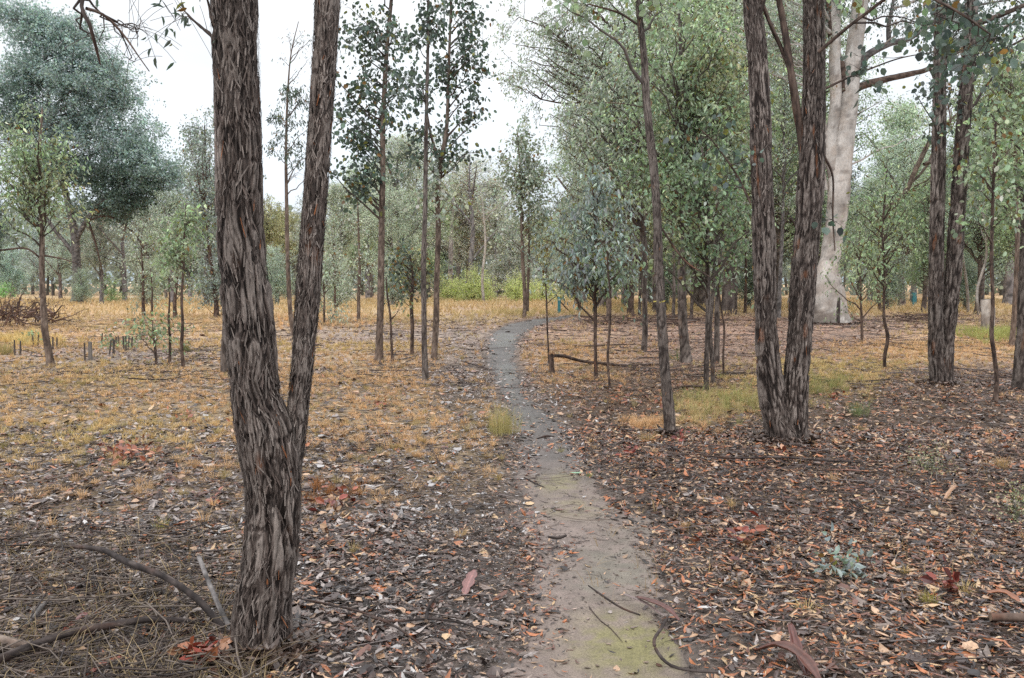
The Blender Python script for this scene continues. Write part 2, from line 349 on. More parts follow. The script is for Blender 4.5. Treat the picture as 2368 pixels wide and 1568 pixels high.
def bent(base, yaw, L, z, B=6, wob=.12, rise=.0):
    n = len(base); t = np.linspace(-.5, .5, B)[None]
    a = yaw[:, None] + np.cumsum(rng.normal(0, wob, (n, B)), 1)
    st = (L / (B - 1))[:, None]; X = base[:, 0:1] + np.cumsum(np.cos(a) * st, 1) - np.cos(yaw[:, None]) * L[:, None] / 2
    Y = base[:, 1:2] + np.cumsum(np.sin(a) * st, 1) - np.sin(yaw[:, None]) * L[:, None] / 2
    Z = hz(X, Y) + z[:, None] + rise * L[:, None] * (np.abs(t) * 2) ** 2 * rng.uniform(-.2, 1, (n, 1))
    return np.stack([X, Y, Z], -1)
mb = MB()
for (y0, y1, dens, lo, hi, rr) in ((1.8, 7, 170, .03, .14, .0013), (1.8, 8, 42, .12, .5, .0022), (6, 16, 16, .15, .6, .003), (12, 36, 2.2, .4, 1.6, .007)):
    x, y = scatter(y0, y1, dens); pin = path_in(x, y); k = rng.random(len(x)) < np.where(pin > -.15, .28 if hi < .2 else (.06 if y1 < 9 else 0), 1); x, y = x[k], y[k]; n = len(x)
    L = rng.uniform(lo, hi, n); p = bent(np.stack([x, y], 1), rng.uniform(0, 6.28, n), L, rng.uniform(.008, .035, n), 6, .16, .05)
    c = np.array([[.03, .02, .018], [.06, .04, .035], [.11, .08, .065], [.16, .13, .12]])[rng.integers(0, 4, n)]
    tubes(mb, p, np.tile(rr * np.array([1, 1, .95, .85, .7, .4])[None], (n, 1)) * rng.uniform(.7, 1.7, (n, 1)), 4, c)
q = np.array([G(a, b) for a, b in zip(rng.uniform(-80, 560, 420), rng.uniform(1230, 1640, 420))]); L = rng.uniform(.2, .9, 420); p = bent(q[:, :2], rng.uniform(0, 6.28, 420), L, rng.uniform(.01, .07, 420), 6, .2, .12)
tubes(mb, p, .0028 * np.array([[1, 1, .95, .85, .7, .4]]) * rng.uniform(.6, 1.7, (420, 1)), 4, np.array([[.03, .022, .02], [.07, .05, .04], [.15, .12, .1]])[rng.integers(0, 3, 420)])
tag(mb.build('twig_litter', M_twig), 'thin dark twigs strewn over the leaf litter', 'twigs', kind='stuff')

mb = MB()
ST = np.array([.66, .43, .25]); STY = np.array([.62, .47, .22]); GR = np.array([.20, .23, .075]); PALE = np.array([.52, .42, .22])
for (y0, y1, dens, nb, h, wd) in ((3.2, 9.5, 26, 50, .075, .0026), (8, 14, 85, 26, .065, .0045), (13, 22, 55, 15, .085, .008), (20, 40, 12, 9, .16, .016), (38, 80, 4, 7, .34, .04)):
    x, y = scatter(y0, y1, dens, 1.5 if y1 < 20 else 4)
    straw, red, nA, nB, nC, px, py = zones(x, y); pin = path_in(x, y)
    near = (y1 <= 9)
    pr = np.clip(straw, 0, 1) * np.clip(.15 + 1.5 * n2(x, y, .9, 61, 3) - .25, 0, 1) + (.06 if near else .03)
    pr *= (pin + (nB - .5) * .2 < -.1)
    if near: pr = np.where(py > 1290, .04, np.maximum(pr * 1.6, (px < 1060) * sstep(1300, 1150, py) * sstep(.42, .58, n2(x, y, 1.6, 63, 3)) * 1.6)) * (pin < -.12)
    k = rng.random(len(x)) < pr; x, y, nC, nB, px, py = x[k], y[k], nC[k], nB[k], px[k], py[k]; n = len(x)
    m = sstep(.4, .65, n2(x, y, .25, 71, 2))[:, None] * np.where(px > 1500, 1, .75)[:, None]
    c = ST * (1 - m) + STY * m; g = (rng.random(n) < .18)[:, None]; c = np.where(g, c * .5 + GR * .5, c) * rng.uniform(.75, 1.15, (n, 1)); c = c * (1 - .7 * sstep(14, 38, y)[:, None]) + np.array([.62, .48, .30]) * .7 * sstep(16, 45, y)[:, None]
    blades(mb, np.stack([x, y, hz(x, y)], 1), nb, h * rng.uniform(.6, 1.4, n), h * rng.uniform(.8, 1.5, n), wd, c)
# green and yellow swath right of the taped tree
for (cx, cy, rx, ry, n, h, c) in ((1690, 932, 110, 30, 70, .2, GR * .9 + PALE * .3), (1680, 935, 130, 30, 90, .15, PALE * .9), (1620, 958, 60, 18, 40, .13, PALE), (1905, 895, 80, 20, 60, .18, GR * .8 + PALE * .2), (1910, 890, 90, 22, 50, .14, PALE * .9), (1950, 845, 230, 20, 420, .09, PALE * 1.05), (2290, 775, 70, 12, 130, .3, GR * 1.3 + PALE * .2), (60, 790, 70, 12, 100, .3, STY), (1500, 985, 60, 12, 60, .12, ST), (760, 1150, 60, 30, 24, .10, np.array([.3, .13, .05])), (1260, 770, 60, 10, 0, .1, ST), (1200, 725, 90, 6, 120, .35, PALE), (1500, 715, 120, 8, 140, .35, PALE), (700, 745, 200, 12, 160, .25, ST)):
    q = [G(a, b) for a, b in zip(rng.normal(cx, rx * .6, n), rng.normal(cy, ry * .6, n))]
    if n: q = np.array(q); blades(mb, q, 26, h * rng.uniform(.6, 1.3, n), h * rng.uniform(.5, 1., n), .0035 if cy > 840 else .010, c * rng.uniform(.8, 1.2, (n, 1)))
# long bleached stems lying about bottom left
n = 560; q = np.array([G(a, b) for a, b in zip(rng.uniform(-60, 620, n), rng.uniform(1230, 1640, n))])
blades(mb, q, 3, .16 * rng.uniform(.4, 1.3, n), .26 * rng.uniform(.5, 1.3, n), .0032, np.array([.38, .29, .17]) * rng.uniform(.35, 1.2, (n, 1)))
n = 160; q = np.array([G(a, b) for a, b in zip(rng.uniform(1350, 2367, n), rng.uniform(1000, 1400, n))])
blades(mb, q, 5, .10 * rng.uniform(.4, 1.3, n), .14 * rng.uniform(.5, 1.3, n), .0028, np.array([.36, .25, .13]) * rng.uniform(.6, 1.2, (n, 1)))
tag(mb.build('dry_grass', M_straw), 'short straw coloured and orange dry grass across the clearing', 'grass', kind='stuff')

mb = MB(); x, y = scatter(1.8, 14, 130); pin = path_in(x, y); k = pin > -.15; x, y = x[k], y[k]; n = len(x); r = np.exp(rng.normal(-5.5, .5, n)).clip(.002, .011)
a = np.arange(5) / 5 * 6.283; rj = rng.uniform(.6, 1.3, (n, 5)); V = np.zeros((n, 6, 3)); V[:, :5, 0] = x[:, None] + r[:, None] * rj * np.cos(a); V[:, :5, 1] = y[:, None] + r[:, None] * rj * np.sin(a); V[:, :5, 2] = (hz(x, y) + .008)[:, None]
V[:, 5] = np.stack([x, y, hz(x, y) + .012 + r * .8], 1); b = (np.arange(n) * 6)[:, None, None]; f = (b + np.array([[j, (j + 1) % 5, 5] for j in range(5)])[None]).reshape(-1, 3)
mb.add(V, f, np.repeat(np.array([.17, .135, .118]) * np.exp(rng.normal(0, .4, (n, 1))), 6, 0)); tag(mb.build('path_grit', M_ground), 'small clods and grit on the trodden path', 'grit', kind='stuff')

# ------------------------------------------------------------------ trees
def smooth_path(pts, n):
    pts = np.asarray(pts, float); m = len(pts)
    d = np.concatenate([[0], np.cumsum(np.linalg.norm(np.diff(pts[:, :3], axis=0), axis=1))]); t = np.linspace(0, d[-1], n)
    e = np.concatenate([[2 * pts[0] - pts[1]], pts, [2 * pts[-1] - pts[-2]]])
    i = np.clip(np.searchsorted(d, t, side='right') - 1, 0, m - 2); u = ((t - d[i]) / (d[i + 1] - d[i]))[:, None]
    a, b, c, g = e[i], e[i + 1], e[i + 2], e[i + 3]
    return .5 * (2 * b + (c - a) * u + (2 * a - 5 * b + 4 * c - g) * u ** 2 + (3 * b - a - 3 * c + g) * u ** 3)
def stem_world(pts, Y, top=None, sway=.0, seed=0, base=None):
    """pts (px,py,width px[,dY]) from the base upwards -> world points with radius"""
    w = []
    for k, p in enumerate(pts):
        dy = p[3] if len(p) > 3 else 0
        q = P(p[0], p[1], Y + dy + sway * math.sin(k * 1.7 + seed))
        w.append([*q, p[2] * .5 * Y / F])
    w = np.array(w)
    if base is not None: w[0, :2] = base[:2]; w[0, 2] = base[2] - .03
    if top:
        d = w[-1] - w[-2]; d = d / np.linalg.norm(d[:3])
        L = top - w[-1, 2]
        if L > .2:
            for f in (.5, 1.): w = np.vstack([w, [*(w[-1, :3] + np.array([d[0] * .6, d[1] * .6, 1]) * L * .5), w[-1, 3] * (.75 if f < 1 else .4)]])
    return w
BK = dict(
    iron=dict(dark=(.018, .012, .010), mid=(.100, .077, .067), lite=(.245, .207, .184), rust=(.27, .105, .045), amp=.11, fx=95, fz=8),
    box=dict(dark=(.04, .03, .026), mid=(.13, .105, .092), lite=(.205, .175, .155), rust=(.22, .12, .07), amp=.07, fx=30, fz=4),
    brown=dict(dark=(.035, .024, .02), mid=(.105, .07, .055), lite=(.17, .125, .10), rust=(.25, .10, .05), amp=.05, fx=30, fz=6),
    fawn=dict(dark=(.07, .05, .04), mid=(.165, .12, .095), lite=(.25, .20, .165), rust=(.32, .19, .12), amp=.035, fx=25, fz=5),
    pale=dict(dark=(.22, .195, .175), mid=(.58, .54, .50), lite=(.74, .71, .67), rust=(.40, .29, .23), amp=.02, fx=2.5, fz=1.2),
    black=dict(dark=(.018, .013, .012), mid=(.045, .034, .031), lite=(.10, .08, .072), rust=(.12, .06, .04), amp=.05, fx=30, fz=6),
    grey=dict(dark=(.06, .055, .053), mid=(.17, .155, .15), lite=(.24, .225, .215), rust=(.2, .15, .12), amp=.06, fx=9, fz=1.5))
def trunk_mesh(mb, w, S, ring, kind, seed=0, flare=0., flakes=0, lump=.06, frag=1.0):
    b = BK[kind]; L = np.sum(np.linalg.norm(np.diff(w[:, :3], axis=0), axis=1)); n = max(6, int(L / ring))
    q = smooth_path(w, n); c = q[:, :3]; r = np.maximum(q[:, 3], .002)
    t = norm(np.gradient(c, axis=0)); ux = norm(np.cross(t, np.array([0, 1., 0]))); uy = np.cross(t, ux)
    s = np.concatenate([[0], np.cumsum(np.linalg.norm(np.diff(c, axis=0), axis=1))])
    if flare: r = r * (1 + flare * np.exp(-s / (r[0] * 1.6)))
    a = np.arange(S) / S * 2 * np.pi
    A, SS = np.meshgrid(a, s); R = np.repeat(r[:, None], S, 1)
    ca, sa = np.cos(A), np.sin(A); rr = np.median(r)
    def co(fx, fz, o=0): return np.stack([(ca * rr * fx).ravel() + seed * 3.1 + o, (sa * rr * fx).ravel() + o, (SS * fz).ravel() + seed], 1)
    wx = (vnoise(co(12, 9), 4) - .5) * 2.2; p = co(b['fx'] * 1.0, b['fz']); p[:, 0] += wx; p[:, 1] += (vnoise(co(12, 9, 9), 8) - .5) * 2.2; p[:, 2] += (vnoise(co(40, 4, 5), 14) - .5) * 1.6
    n1 = vnoise(p, seed + 1); rid = 1 - np.abs(2 * n1 - 1)                       # long plates
    n3 = vnoise(p * np.array([1.9, 1.9, 2.3]) + 5, seed + 2); rid2 = 1 - np.abs(2 * n3 - 1)
    fine = vnoise(p * np.array([3.3, 3.3, 2.2]) + 9, seed + 3); crack = sstep(.0, .38, 1 - rid) * .55 + .2 * (1 - rid2) + .3 * fine
    pb_ = p * np.array([.42, .42, .45]); nb_ = vnoise(pb_ + 3, seed + 21); cb = sstep(.02, .36, np.abs(2 * nb_ - 1)); mk = sstep(.35, .65, vnoise(co(6, 3.5, 12), seed + 23)) if kind == 'iron' else 0
    crack = crack * (1 - mk) + (cb * .62 + .38 * crack) * mk; crack = crack * (.45 + .55 * cb)
    brk = vnoise(co(16, 22, 3), seed + 5); crack = crack * (1 - .55 * sstep(.70, .85, brk))
    lm = vnoise(co(5, 3, 2), seed + 7)
    if kind == 'pale': crack = fbm(co(2.2, 1.1), 4, seed); 
    hgt = crack.reshape(n, S); disp = R * (b['amp'] * (hgt - .45) * 2 + lump * 2 * (lm.reshape(n, S) - .5))
    if flare: disp = disp + R * flare * .5 * np.exp(-SS / (r[0] * 1.4)) * (np.abs(np.cos(A * 2.5 + seed)) - .4)
    v = c[:, None] + (R + disp)[..., None] * (ux[:, None] * ca[..., None] + uy[:, None] * sa[..., None])
    i = np.arange(n - 1)[:, None] * S; j = np.arange(S)[None]; j2 = (j + 1) % S
    f = np.stack([i + j, i + j2, i + S + j2, i + S + j], -1).reshape(-1, 4)
    D, Mi, Li, Ru = (np.array(b[k]) for k in ('dark', 'mid', 'lite', 'rust'))
    h = hgt.ravel()[:, None]; lo = sstep(.12, .5, h); hi = sstep(.55, .95, h)
    col = D * (1 - lo) + Mi * lo; col = col * (1 - hi) + Li * hi
    ru = sstep(.72, .82, fbm(co(16, 3.5, 30), 2, seed + 11))[:, None] * (1 - .5 * lo) * (.75 if kind == 'iron' else .5); col = col * (1 - ru) + Ru * ru
    big = (.82 + .36 * fbm(co(4, 1.2, 50), 2, seed + 3))[:, None]; col = col * big
    if kind == 'pale':
        mo = sstep(.50, .62, fbm(co(5, 2.2, 70), 4, 19))[:, None] * .45; col = col * (1 - mo) + np.array([.36, .28, .22]) * mo; mo = sstep(.60, .68, fbm(co(9, 3, 90), 3, 29))[:, None] * .6; col = col * (1 - mo) + np.array([.17, .14, .125]) * mo
        g = sstep(1.8, .3, SS.ravel())[:, None] * sstep(.35, .6, fbm(co(5, 4, 8), 3, 2))[:, None] * .65; col = col * (1 - g) + np.array([.15, .115, .095]) * g
    mb.add(v, f, col, True)
    if flakes:                                                              # loose curling bark plates
        fi = rng.integers(2, n - 14, flakes); fa = rng.uniform(0, 2 * np.pi, flakes)
        ln = rng.uniform(.02, .085, flakes) * frag; wd = rng.uniform(.002, .0075, flakes) * frag; tw = rng.normal(0, .28, flakes); K = 6
        tt = np.linspace(0, 1, K); out = []
        lift = rng.uniform(.001, .009, flakes) * frag * (rng.random(flakes) < .9); side = rng.random(flakes) < .5
        for k in range(K):
            sk = tt[k] * ln; ii = np.clip(fi + (sk / ring).astype(int), 0, n - 1); ang = fa + tw * sk / r[ii]
            cr = r[ii] * (1 + b['amp'] * .35); z_off = lift * np.where(side, tt[k] ** 2, (1 - tt[k]) ** 2) + .001
            base = c[ii] + t[ii] * (sk - (ii - fi) * ring)[:, None]
            wk = wd * (.35 + .65 * math.sin(math.pi * min(max(tt[k], .12), .88))) 
            for sg in (-1, 1):
                an = ang + sg * wk * .5 / r[ii]
                out.append(base + (ux[ii] * np.cos(an)[:, None] + uy[ii] * np.sin(an)[:, None]) * (cr + z_off)[:, None])
        v = np.stack(out, 1); bb = (np.arange(flakes) * 2 * K)[:, None]
        f = np.concatenate([bb + np.array([[2 * k, 2 * k + 1, 2 * k + 3, 2 * k + 2]]) for k in range(K - 1)])
        cc = np.where((rng.random(flakes) < .3)[:, None], Li * rng.uniform(.8, 1.15, (flakes, 1)), Mi * rng.uniform(.35, 1.5, (flakes, 1))); cc = np.where((rng.random(flakes) < .012)[:, None], Ru, cc)
        mb.add(v, f, np.repeat(cc, 2 * K, 0))
    return q

LEAFK = dict(grey=1.85, green=1.8, olive=1.5, blue=1.5, dark=1.35, lime=1.3, brown=1.2)
LEAFC = dict(grey=np.array([.205, .235, .205]), green=np.array([.165, .208, .140]), dark=np.array([.075, .103, .090]), blue=np.array([.188, .225, .222]), olive=np.array([.225, .230, .145]), lime=np.array([.46, .52, .25]), brown=np.array([.20, .165, .125]))
def leaf_cols(n, kind, br=.35, odd=.03):
    c = LEAFC[kind] * LEAFK[kind] * np.exp(rng.normal(0, br, (n, 1))) * rng.uniform(.9, 1.1, (n, 3))
    o = rng.random(n); c[o < odd] = np.array([.24, .13, .05]) * rng.uniform(.6, 1.2, (int((o < odd).sum()), 1)); k = (o > odd) & (o < odd * 2.2); c[k] = np.array([.22, .22, .06])
    return np.clip(c, 0, .7)
def grow(mbB, mbL, q, targets, leafL, shape, kind, ntw=6, nlf=9, twl=.45, barkc=(.09, .065, .055), odd=.03, rise=.9, lsides=4, droop=.6, br=.35, wfac=None, rmax=1., spray=1.):
    """limbs from the trunk line q to each target, twigs on the limbs, leaves on the twigs"""
    T = np.asarray(targets, float); nT = len(T)
    if nT == 0: return
    hd = np.linalg.norm(T[:, None, :2] - q[None, :, :2], axis=2)
    cost = np.abs(T[:, None, 2] - rise * hd - q[None, :, 2]) + .25 * hd
    k = np.argmin(cost, 1); S0 = q[k, :3]; rad0 = np.minimum(q[k, 3] * .7, .006 + .012 * np.linalg.norm(T - S0, axis=1) * rmax)
    d = T - S0; ctrl = S0 + d * .5 + rng.normal(0, .10, (nT, 3)) * np.linalg.norm(d, axis=1)[:, None]; ctrl[:, 2] += .08 * np.linalg.norm(d, axis=1) * rise
    N = 8; t = np.linspace(0, 1, N)[None, :, None]
    path = S0[:, None] * (1 - t) ** 2 + 2 * ctrl[:, None] * t * (1 - t) + T[:, None] * t ** 2
    path[:, 1:-1] += rng.normal(0, .018, (nT, N - 2, 3)) * np.linalg.norm(d, axis=1)[:, None, None]
    r = rad0[:, None] * (1 - t[..., 0] * .8); tubes(mbB, path, np.maximum(r, .0015), lsides + 1, barkc)
    # twigs
    m = nT * ntw; ti = np.repeat(np.arange(nT), ntw); u = rng.uniform(.35, 1, m) ** .8 * (N - 1); i0 = np.minimum(u.astype(int), N - 2); fr = (u - i0)[:, None]
    s = path[ti, i0] * (1 - fr) + path[ti, i0 + 1] * fr
    dr = norm(norm(d[ti]) * .6 + rng.normal(0, .75 * spray, (m, 3)) + np.array([0, 0, .15])); ln = twl * rng.uniform(.5, 1.25, m)
    e = s + dr * ln[:, None]; e[:, 2] -= droop * .35 * ln; mid = (s + e) / 2; mid[:, 2] += .14 * ln
    tt = np.linspace(0, 1, 5)[None, :, None]; tp = s[:, None] * (1 - tt) ** 2 + 2 * mid[:, None] * tt * (1 - tt) + e[:, None] * tt ** 2
    tubes(mbB, tp, np.maximum(.0035 * leafL / .06 * .6 * (1 - tt[..., 0] * .7), .001) * np.ones((m, 1)), 3, np.array(barkc) * 1.1)
    nl = m * nlf; li = np.repeat(np.arange(m), nlf); uu = (rng.uniform(.02, 1.0, nl) ** .6)[:, None] * 1.04
    lp = s[li] * (1 - uu) ** 2 + 2 * mid[li] * uu * (1 - uu) + e[li] * uu ** 2 + rng.normal(0, .05 + .06 * twl, (nl, 3))
    ax = rng.normal(0, .55, (nl, 3)) + dr[li] * .35; ax[:, 2] -= droop * 1.3; nr = rng.normal(0, 1, (nl, 3))
    L = leafL * rng.uniform(.55, 1.25, nl); wf = wfac or {'lance': .27, 'round': .8, 'quad': .55}[shape]
    cl = leaf_cols(nl, kind, br, odd); cl *= np.repeat(np.exp(rng.normal(0, .18, m)), nlf)[:, None]
    leaves(mbL, lp, ax, nr, L, L * wf * rng.uniform(.8, 1.2, nl), cl, shape)

def blob_targets(bl, Y, seed=0, dz=1.0):
    out = []
    for b in bl:
        cx, cy, rx, ry, n = b[:5]; dy = b[5] if len(b) > 5 else 0
        v = np.clip(rng.normal(0, .52, (n, 3)), -1.25, 1.25)
        for a in v: out.append(P(cx + a[0] * rx, cy + a[1] * ry, Y + dy + a[2] * rx * Y / F * dz))
    return np.array(out) if out else np.zeros((0, 3))

def tree(name, label, base, stems, kind='box', crown=(), top=None, leaf=.07, shape='round', lk='grey', det=None, group='young eucalypts on the woodland floor', flare=.25, limbs=(), ntw=6, nlf=9, twl=.45, odd=.03, rise=.9, droop=.6, flakes=0, sway=0., seed=None, cat='tree', tint=None, bark_tint=None, bc=None, br=.35, wfac=None, frag=1., lump=.06, dz=1., Y=None, rmax=1.):
    g = G(*base) if Y is None else None
    if g is None: g = P(base[0], base[1], Y); g[2] = float(H(g[0], g[1]))
    Y = g[1]; sd = seed if seed is not None else int(abs(base[0])) % 97
    root = thing(name, g, label, cat, group)
    res = .006 if Y < 5 else (.014 if Y < 11 else (.03 if Y < 20 else .08)); S = 220 if Y < 5 else (110 if Y < 11 else (48 if Y < 15 else (24 if Y < 25 else 14)))
    mT = MB(); qs = []
    for si, st in enumerate(stems):
        w = stem_world(st, Y, top if top else None, sway, sd + si, g if si == 0 else None)
        small = np.max(w[:, 3]) < .03
        q = trunk_mesh(mT, w, max(8, S // 2) if small else S, res, kind, sd + si * 13, flare if si == 0 else 0, flakes if not small else 0, frag=frag, lump=lump)
        qs.append(q)
    M = M_pale if kind == 'pale' else (M_bark if kind in ('iron', 'box') and Y < 16 else M_bark2)
    t = mT.build('trunk', M, root, g)
    if bark_tint: t.color = (*bark_tint, 1)
    mB, mL = MB(), MB(); bcol = bc or tuple(np.array(BK[kind]['mid']) * .75)
    for lb in limbs:                                                        # limbs drawn by hand; the gum's black one paints its hollow's shade
        w = stem_world(lb['p'], Y, None, .05, sd); kk = lb.get('k', kind)
        ml_ = MB(); q = trunk_mesh(ml_, w, 12 if Y > 9 else 24, max(res, .03), kk, sd + 5); ml_.build('branch', M_bark2 if kind != 'pale' or kk != 'pale' else M_pale, root, g)
        qs.append(q)
    for ci, c in enumerate(crown):
        c = dict(c) if isinstance(c, dict) else dict(b=[c])
        mul = 1.1 if base[0] > 1290 and Y > 11 else 1
        T = blob_targets([(b_[0], b_[1], b_[2] * (1.3 if mul > 1 else 1), b_[3] * (1.2 if mul > 1 else 1), int(math.ceil(b_[4] * mul))) + tuple(b_[5:]) for b_ in c['b']], Y, dz=dz); qi = c.get('q'); qq = qs[qi] if qi is not None else np.concatenate(qs)
        grow(mB, mL, qq, T, c.get('leaf', leaf), c.get('shape', shape), c.get('lk', lk), c.get('ntw', ntw), c.get('nlf', nlf), c.get('twl', twl), bcol, c.get('odd', odd), c.get('rise', rise), 4, c.get('droop', droop), br, c.get('wfac', wfac), rmax)
    if mB.v: mB.build('twigs', M_bark2, root, g)
    if mL.v:
        o = mL.build('crown', M_leaf, root, g)
        if tint: o.color = (*tint, 1)
    return root, qs

# ---- the forked ironbark in the foreground
fork, qf = tree('forked_tree', 'forked rough barked tree closest to the camera, left of the path', (605, 1500),
    [[(603, 1500, 112), (606, 1400, 118), (622, 1300, 120), (631, 1200, 118), (630, 1100, 124), (616, 1010, 128), (594, 930, 110), (584, 850, 104), (573, 720, 106), (560, 600, 101), (553, 480, 98), (551, 300, 97), (545, 130, 95), (541, 0, 97), (535, -150, 92), (520, -400, 84)],
     [(655, 1190, 60, .02), (668, 1100, 52, .03), (683, 1000, 47, .04), (690, 930, 46, .05), (700, 830, 48, .06), (710, 700, 54, .08), (719, 580, 53, .1), (730, 440, 52, .12), (743, 250, 52, .14), (752, 100, 53, .16), (757, 0, 54, .18), (764, -150, 52, .2), (775, -400, 46, .2)]],
    'iron', flare=.24, flakes=5000, lump=.035, group='rough barked trees that fork near the ground', frag=1.0,
    limbs=[dict(p=[(541, -330, 30), (400, -200, 20, -.3), (250, -90, 14, -.5), (190, 0, 8, -.55), (208, 60, 7, -.55), (222, 110, 6, -.55), (232, 150, 3, -.55)], k='brown'),
           dict(p=[(200, 20, 6, -.55), (240, 35, 5, -.5), (285, 80, 4, -.5), (320, 130, 2.5, -.45), (345, 165, 1.2, -.4)], k='brown'),
           dict(p=[(503, 62, 14), (490, 45, 9), (485, 20, 6), (478, -5, 4)], k='brown'),
           dict(p=[(552, 1010, 12), (545, 990, 7), (538, 975, 3)], k='brown')],
    crown=[dict(b=[(425, 30, 25, 50, 2)], leaf=.05, shape='lance', lk='dark', ntw=3, nlf=5, twl=.18), dict(b=[(300, 90, 60, 60, 5)], leaf=.015, ntw=5, nlf=0, twl=.22, q=3, rise=0, rmax=.3), dict(b=[(225, 110, 20, 40, 3)], leaf=.015, ntw=4, nlf=0, twl=.2, q=2, rise=0, rmax=.3), dict(b=[(340, -30, 60, 40, 5)], leaf=.015, ntw=5, nlf=0, twl=.35, q=2, rise=.1, rmax=.3)])

# ---- the double trunk right of the path
tree('double_trunk_tree', 'thick double trunk rising from one base right of the path', (1815, 1018),
    [[(1800, 1018, 62), (1795, 960, 60), (1783, 900, 55), (1775, 820, 50), (1769, 700, 47), (1766, 560, 48), (1760, 400, 46), (1757, 250, 44), (1750, 120, 42), (1741, 30, 40), (1735, -80, 38), (1728, -300, 34)],
     [(1838, 1030, 56), (1838, 960, 56), (1840, 880, 54), (1848, 780, 53), (1856, 660, 54), (1866, 540, 54), (1874, 420, 56), (1880, 280, 50), (1882, 150, 46), (1880, 0, 44), (1876, -150, 40), (1870, -350, 34)]],
    'iron', flare=.3, flakes=2400, lump=.035, frag=1.1, group='rough barked trees that fork near the ground', leaf=.085, shape='round', lk='green',
    limbs=[dict(p=[(1862, 400, 20), (1850, 310, 18), (1838, 230, 18), (1826, 150, 16), (1812, 60, 15), (1795, -30, 13), (1780, -120, 10)], k='brown'),
           dict(p=[(1828, 165, 11), (1805, 110, 10), (1778, 50, 9), (1757, -10, 8), (1740, -80, 6)], k='brown'),
           dict(p=[(1908, 205, 6), (1960, 180, 5), (2010, 160, 4), (2080, 135, 3), (2160, 120, 2)], k='brown'),
           dict(p=[(1905, 360, 6), (1925, 410, 5), (1925, 500, 4), (1930, 580, 3)], k='brown'),
           dict(p=[(1892, 120, 8, -.3), (1990, 40, 7, -.6), (2090, -20, 6, -.9), (2200, 20, 5, -1.1), (2290, 80, 3, -1.2)], k='brown'),
           dict(p=[(1735, 470, 6), (1700, 400, 5), (1650, 330, 3), (1620, 300, 2)], k='brown')],
    crown=[dict(b=[(1650, 330, 60, 50, 5), (1690, 420, 50, 50, 4)], ntw=4, nlf=3, twl=.3, q=7, rise=.1, lk='dark', leaf=.07), dict(b=[(1925, 470, 25, 90, 3)], ntw=3, nlf=2, twl=.25, lk='dark', q=5, rise=0), dict(b=[(1990, 150, 50, 40, 4)], ntw=3, nlf=3, twl=.25, lk='dark', q=4, rise=0),
           dict(b=[(2200, 100, 90, 70, 9)], ntw=5, nlf=6, twl=.35, lk='dark', q=6, rise=.1), dict(b=[(1830, -120, 200, 100, 14)], ntw=5, nlf=6, twl=.4, lk='green')])
# ---- second double trunk
tree('double_trunk_tree', 'slimmer double trunk standing among litter near the right edge', (2172, 888),
    [[(2166, 888, 36), (2164, 800, 32), (2163, 700, 31), (2165, 560, 30), (2169, 400, 30), (2172, 200, 26), (2173, 60, 24), (2174, -60, 22), (2175, -200, 20)],
     [(2187, 892, 30), (2188, 800, 31), (2198, 700, 33), (2207, 580, 33), (2217, 440, 31), (2226, 300, 30), (2238, 150, 28), (2244, 40, 26), (2248, -60, 24), (2255, -200, 20)]],
    'iron', flare=.12, flakes=900, frag=1.3, group='rough barked trees that fork near the ground', leaf=.08, shape='round', lk='dark',
    limbs=[dict(p=[(2245, 60, 14), (2300, 40, 12), (2350, 20, 10), (2420, -10, 8)], k='brown'), dict(p=[(2215, 165, 8), (2290, 130, 6), (2367, 90, 4)], k='brown')],
    crown=[dict(b=[(2230, 60, 110, 90, 14), (2180, 230, 60, 80, 5), (2300, 60, 80, 60, 8)], ntw=5, nlf=7, twl=.4)])
# ---- the taped tree
taped, qt = tree('slender_tree', 'slender leaning tree with a yellow tape band, right of the path', (1550, 1005),
    [[(1550, 1005, 26), (1545, 940, 26), (1537, 860, 24), (1532, 780, 23), (1527, 700, 21), (1522, 600, 20), (1519, 500, 20), (1512, 400, 19), (1503, 320, 18), (1494, 230, 17), (1489, 140, 15), (1481, 60, 14), (1475, 0, 13), (1468, -100, 12), (1455, -240, 9)]],
    'box', leaf=.075, shape='round', lk='green', flakes=1100, frag=1.0,
    limbs=[dict(p=[(1524, 520, 5), (1580, 600, 4), (1640, 640, 3)], k='brown'), dict(p=[(1478, 60, 6), (1430, 30, 5), (1360, 10, 3)], k='brown'), dict(p=[(1495, 250, 3), (1440, 240, 2), (1400, 238, 1.5)], k='brown')],
    crown=[dict(b=[(1340, 20, 50, 30, 4)], ntw=4, nlf=5, twl=.25), dict(b=[(1470, -80, 120, 90, 12)], ntw=5, nlf=8)])
# tape band on the taped tree
mbt = MB(); a = np.linspace(0, 2 * np.pi, 25)[:-1]; pc = P(1527, 698, G(1550, 1005)[1]); rt = .0475
mbt.add(np.concatenate([np.stack([pc[0] + rt * np.cos(a), pc[1] + rt * np.sin(a), pc[2] + .012 * np.cos(a) + z + 0 * a], 1) for z in (-.007, .007)]), [[i, (i + 1) % 24, 24 + (i + 1) % 24, 24 + i] for i in range(24)], (.55, .46, .10))
mbt.add([pc + (-rt, -.02, 0), pc + (-rt - .03, -.03, -.004), pc + (-rt - .035, -.03, .008), pc + (-rt, -.02, .012)], [[0, 1, 2, 3]], (.6, .5, .12))
mbt.build('tape', M_paint, taped, G(1550, 1005))

YG = 'young eucalypts on the woodland floor'
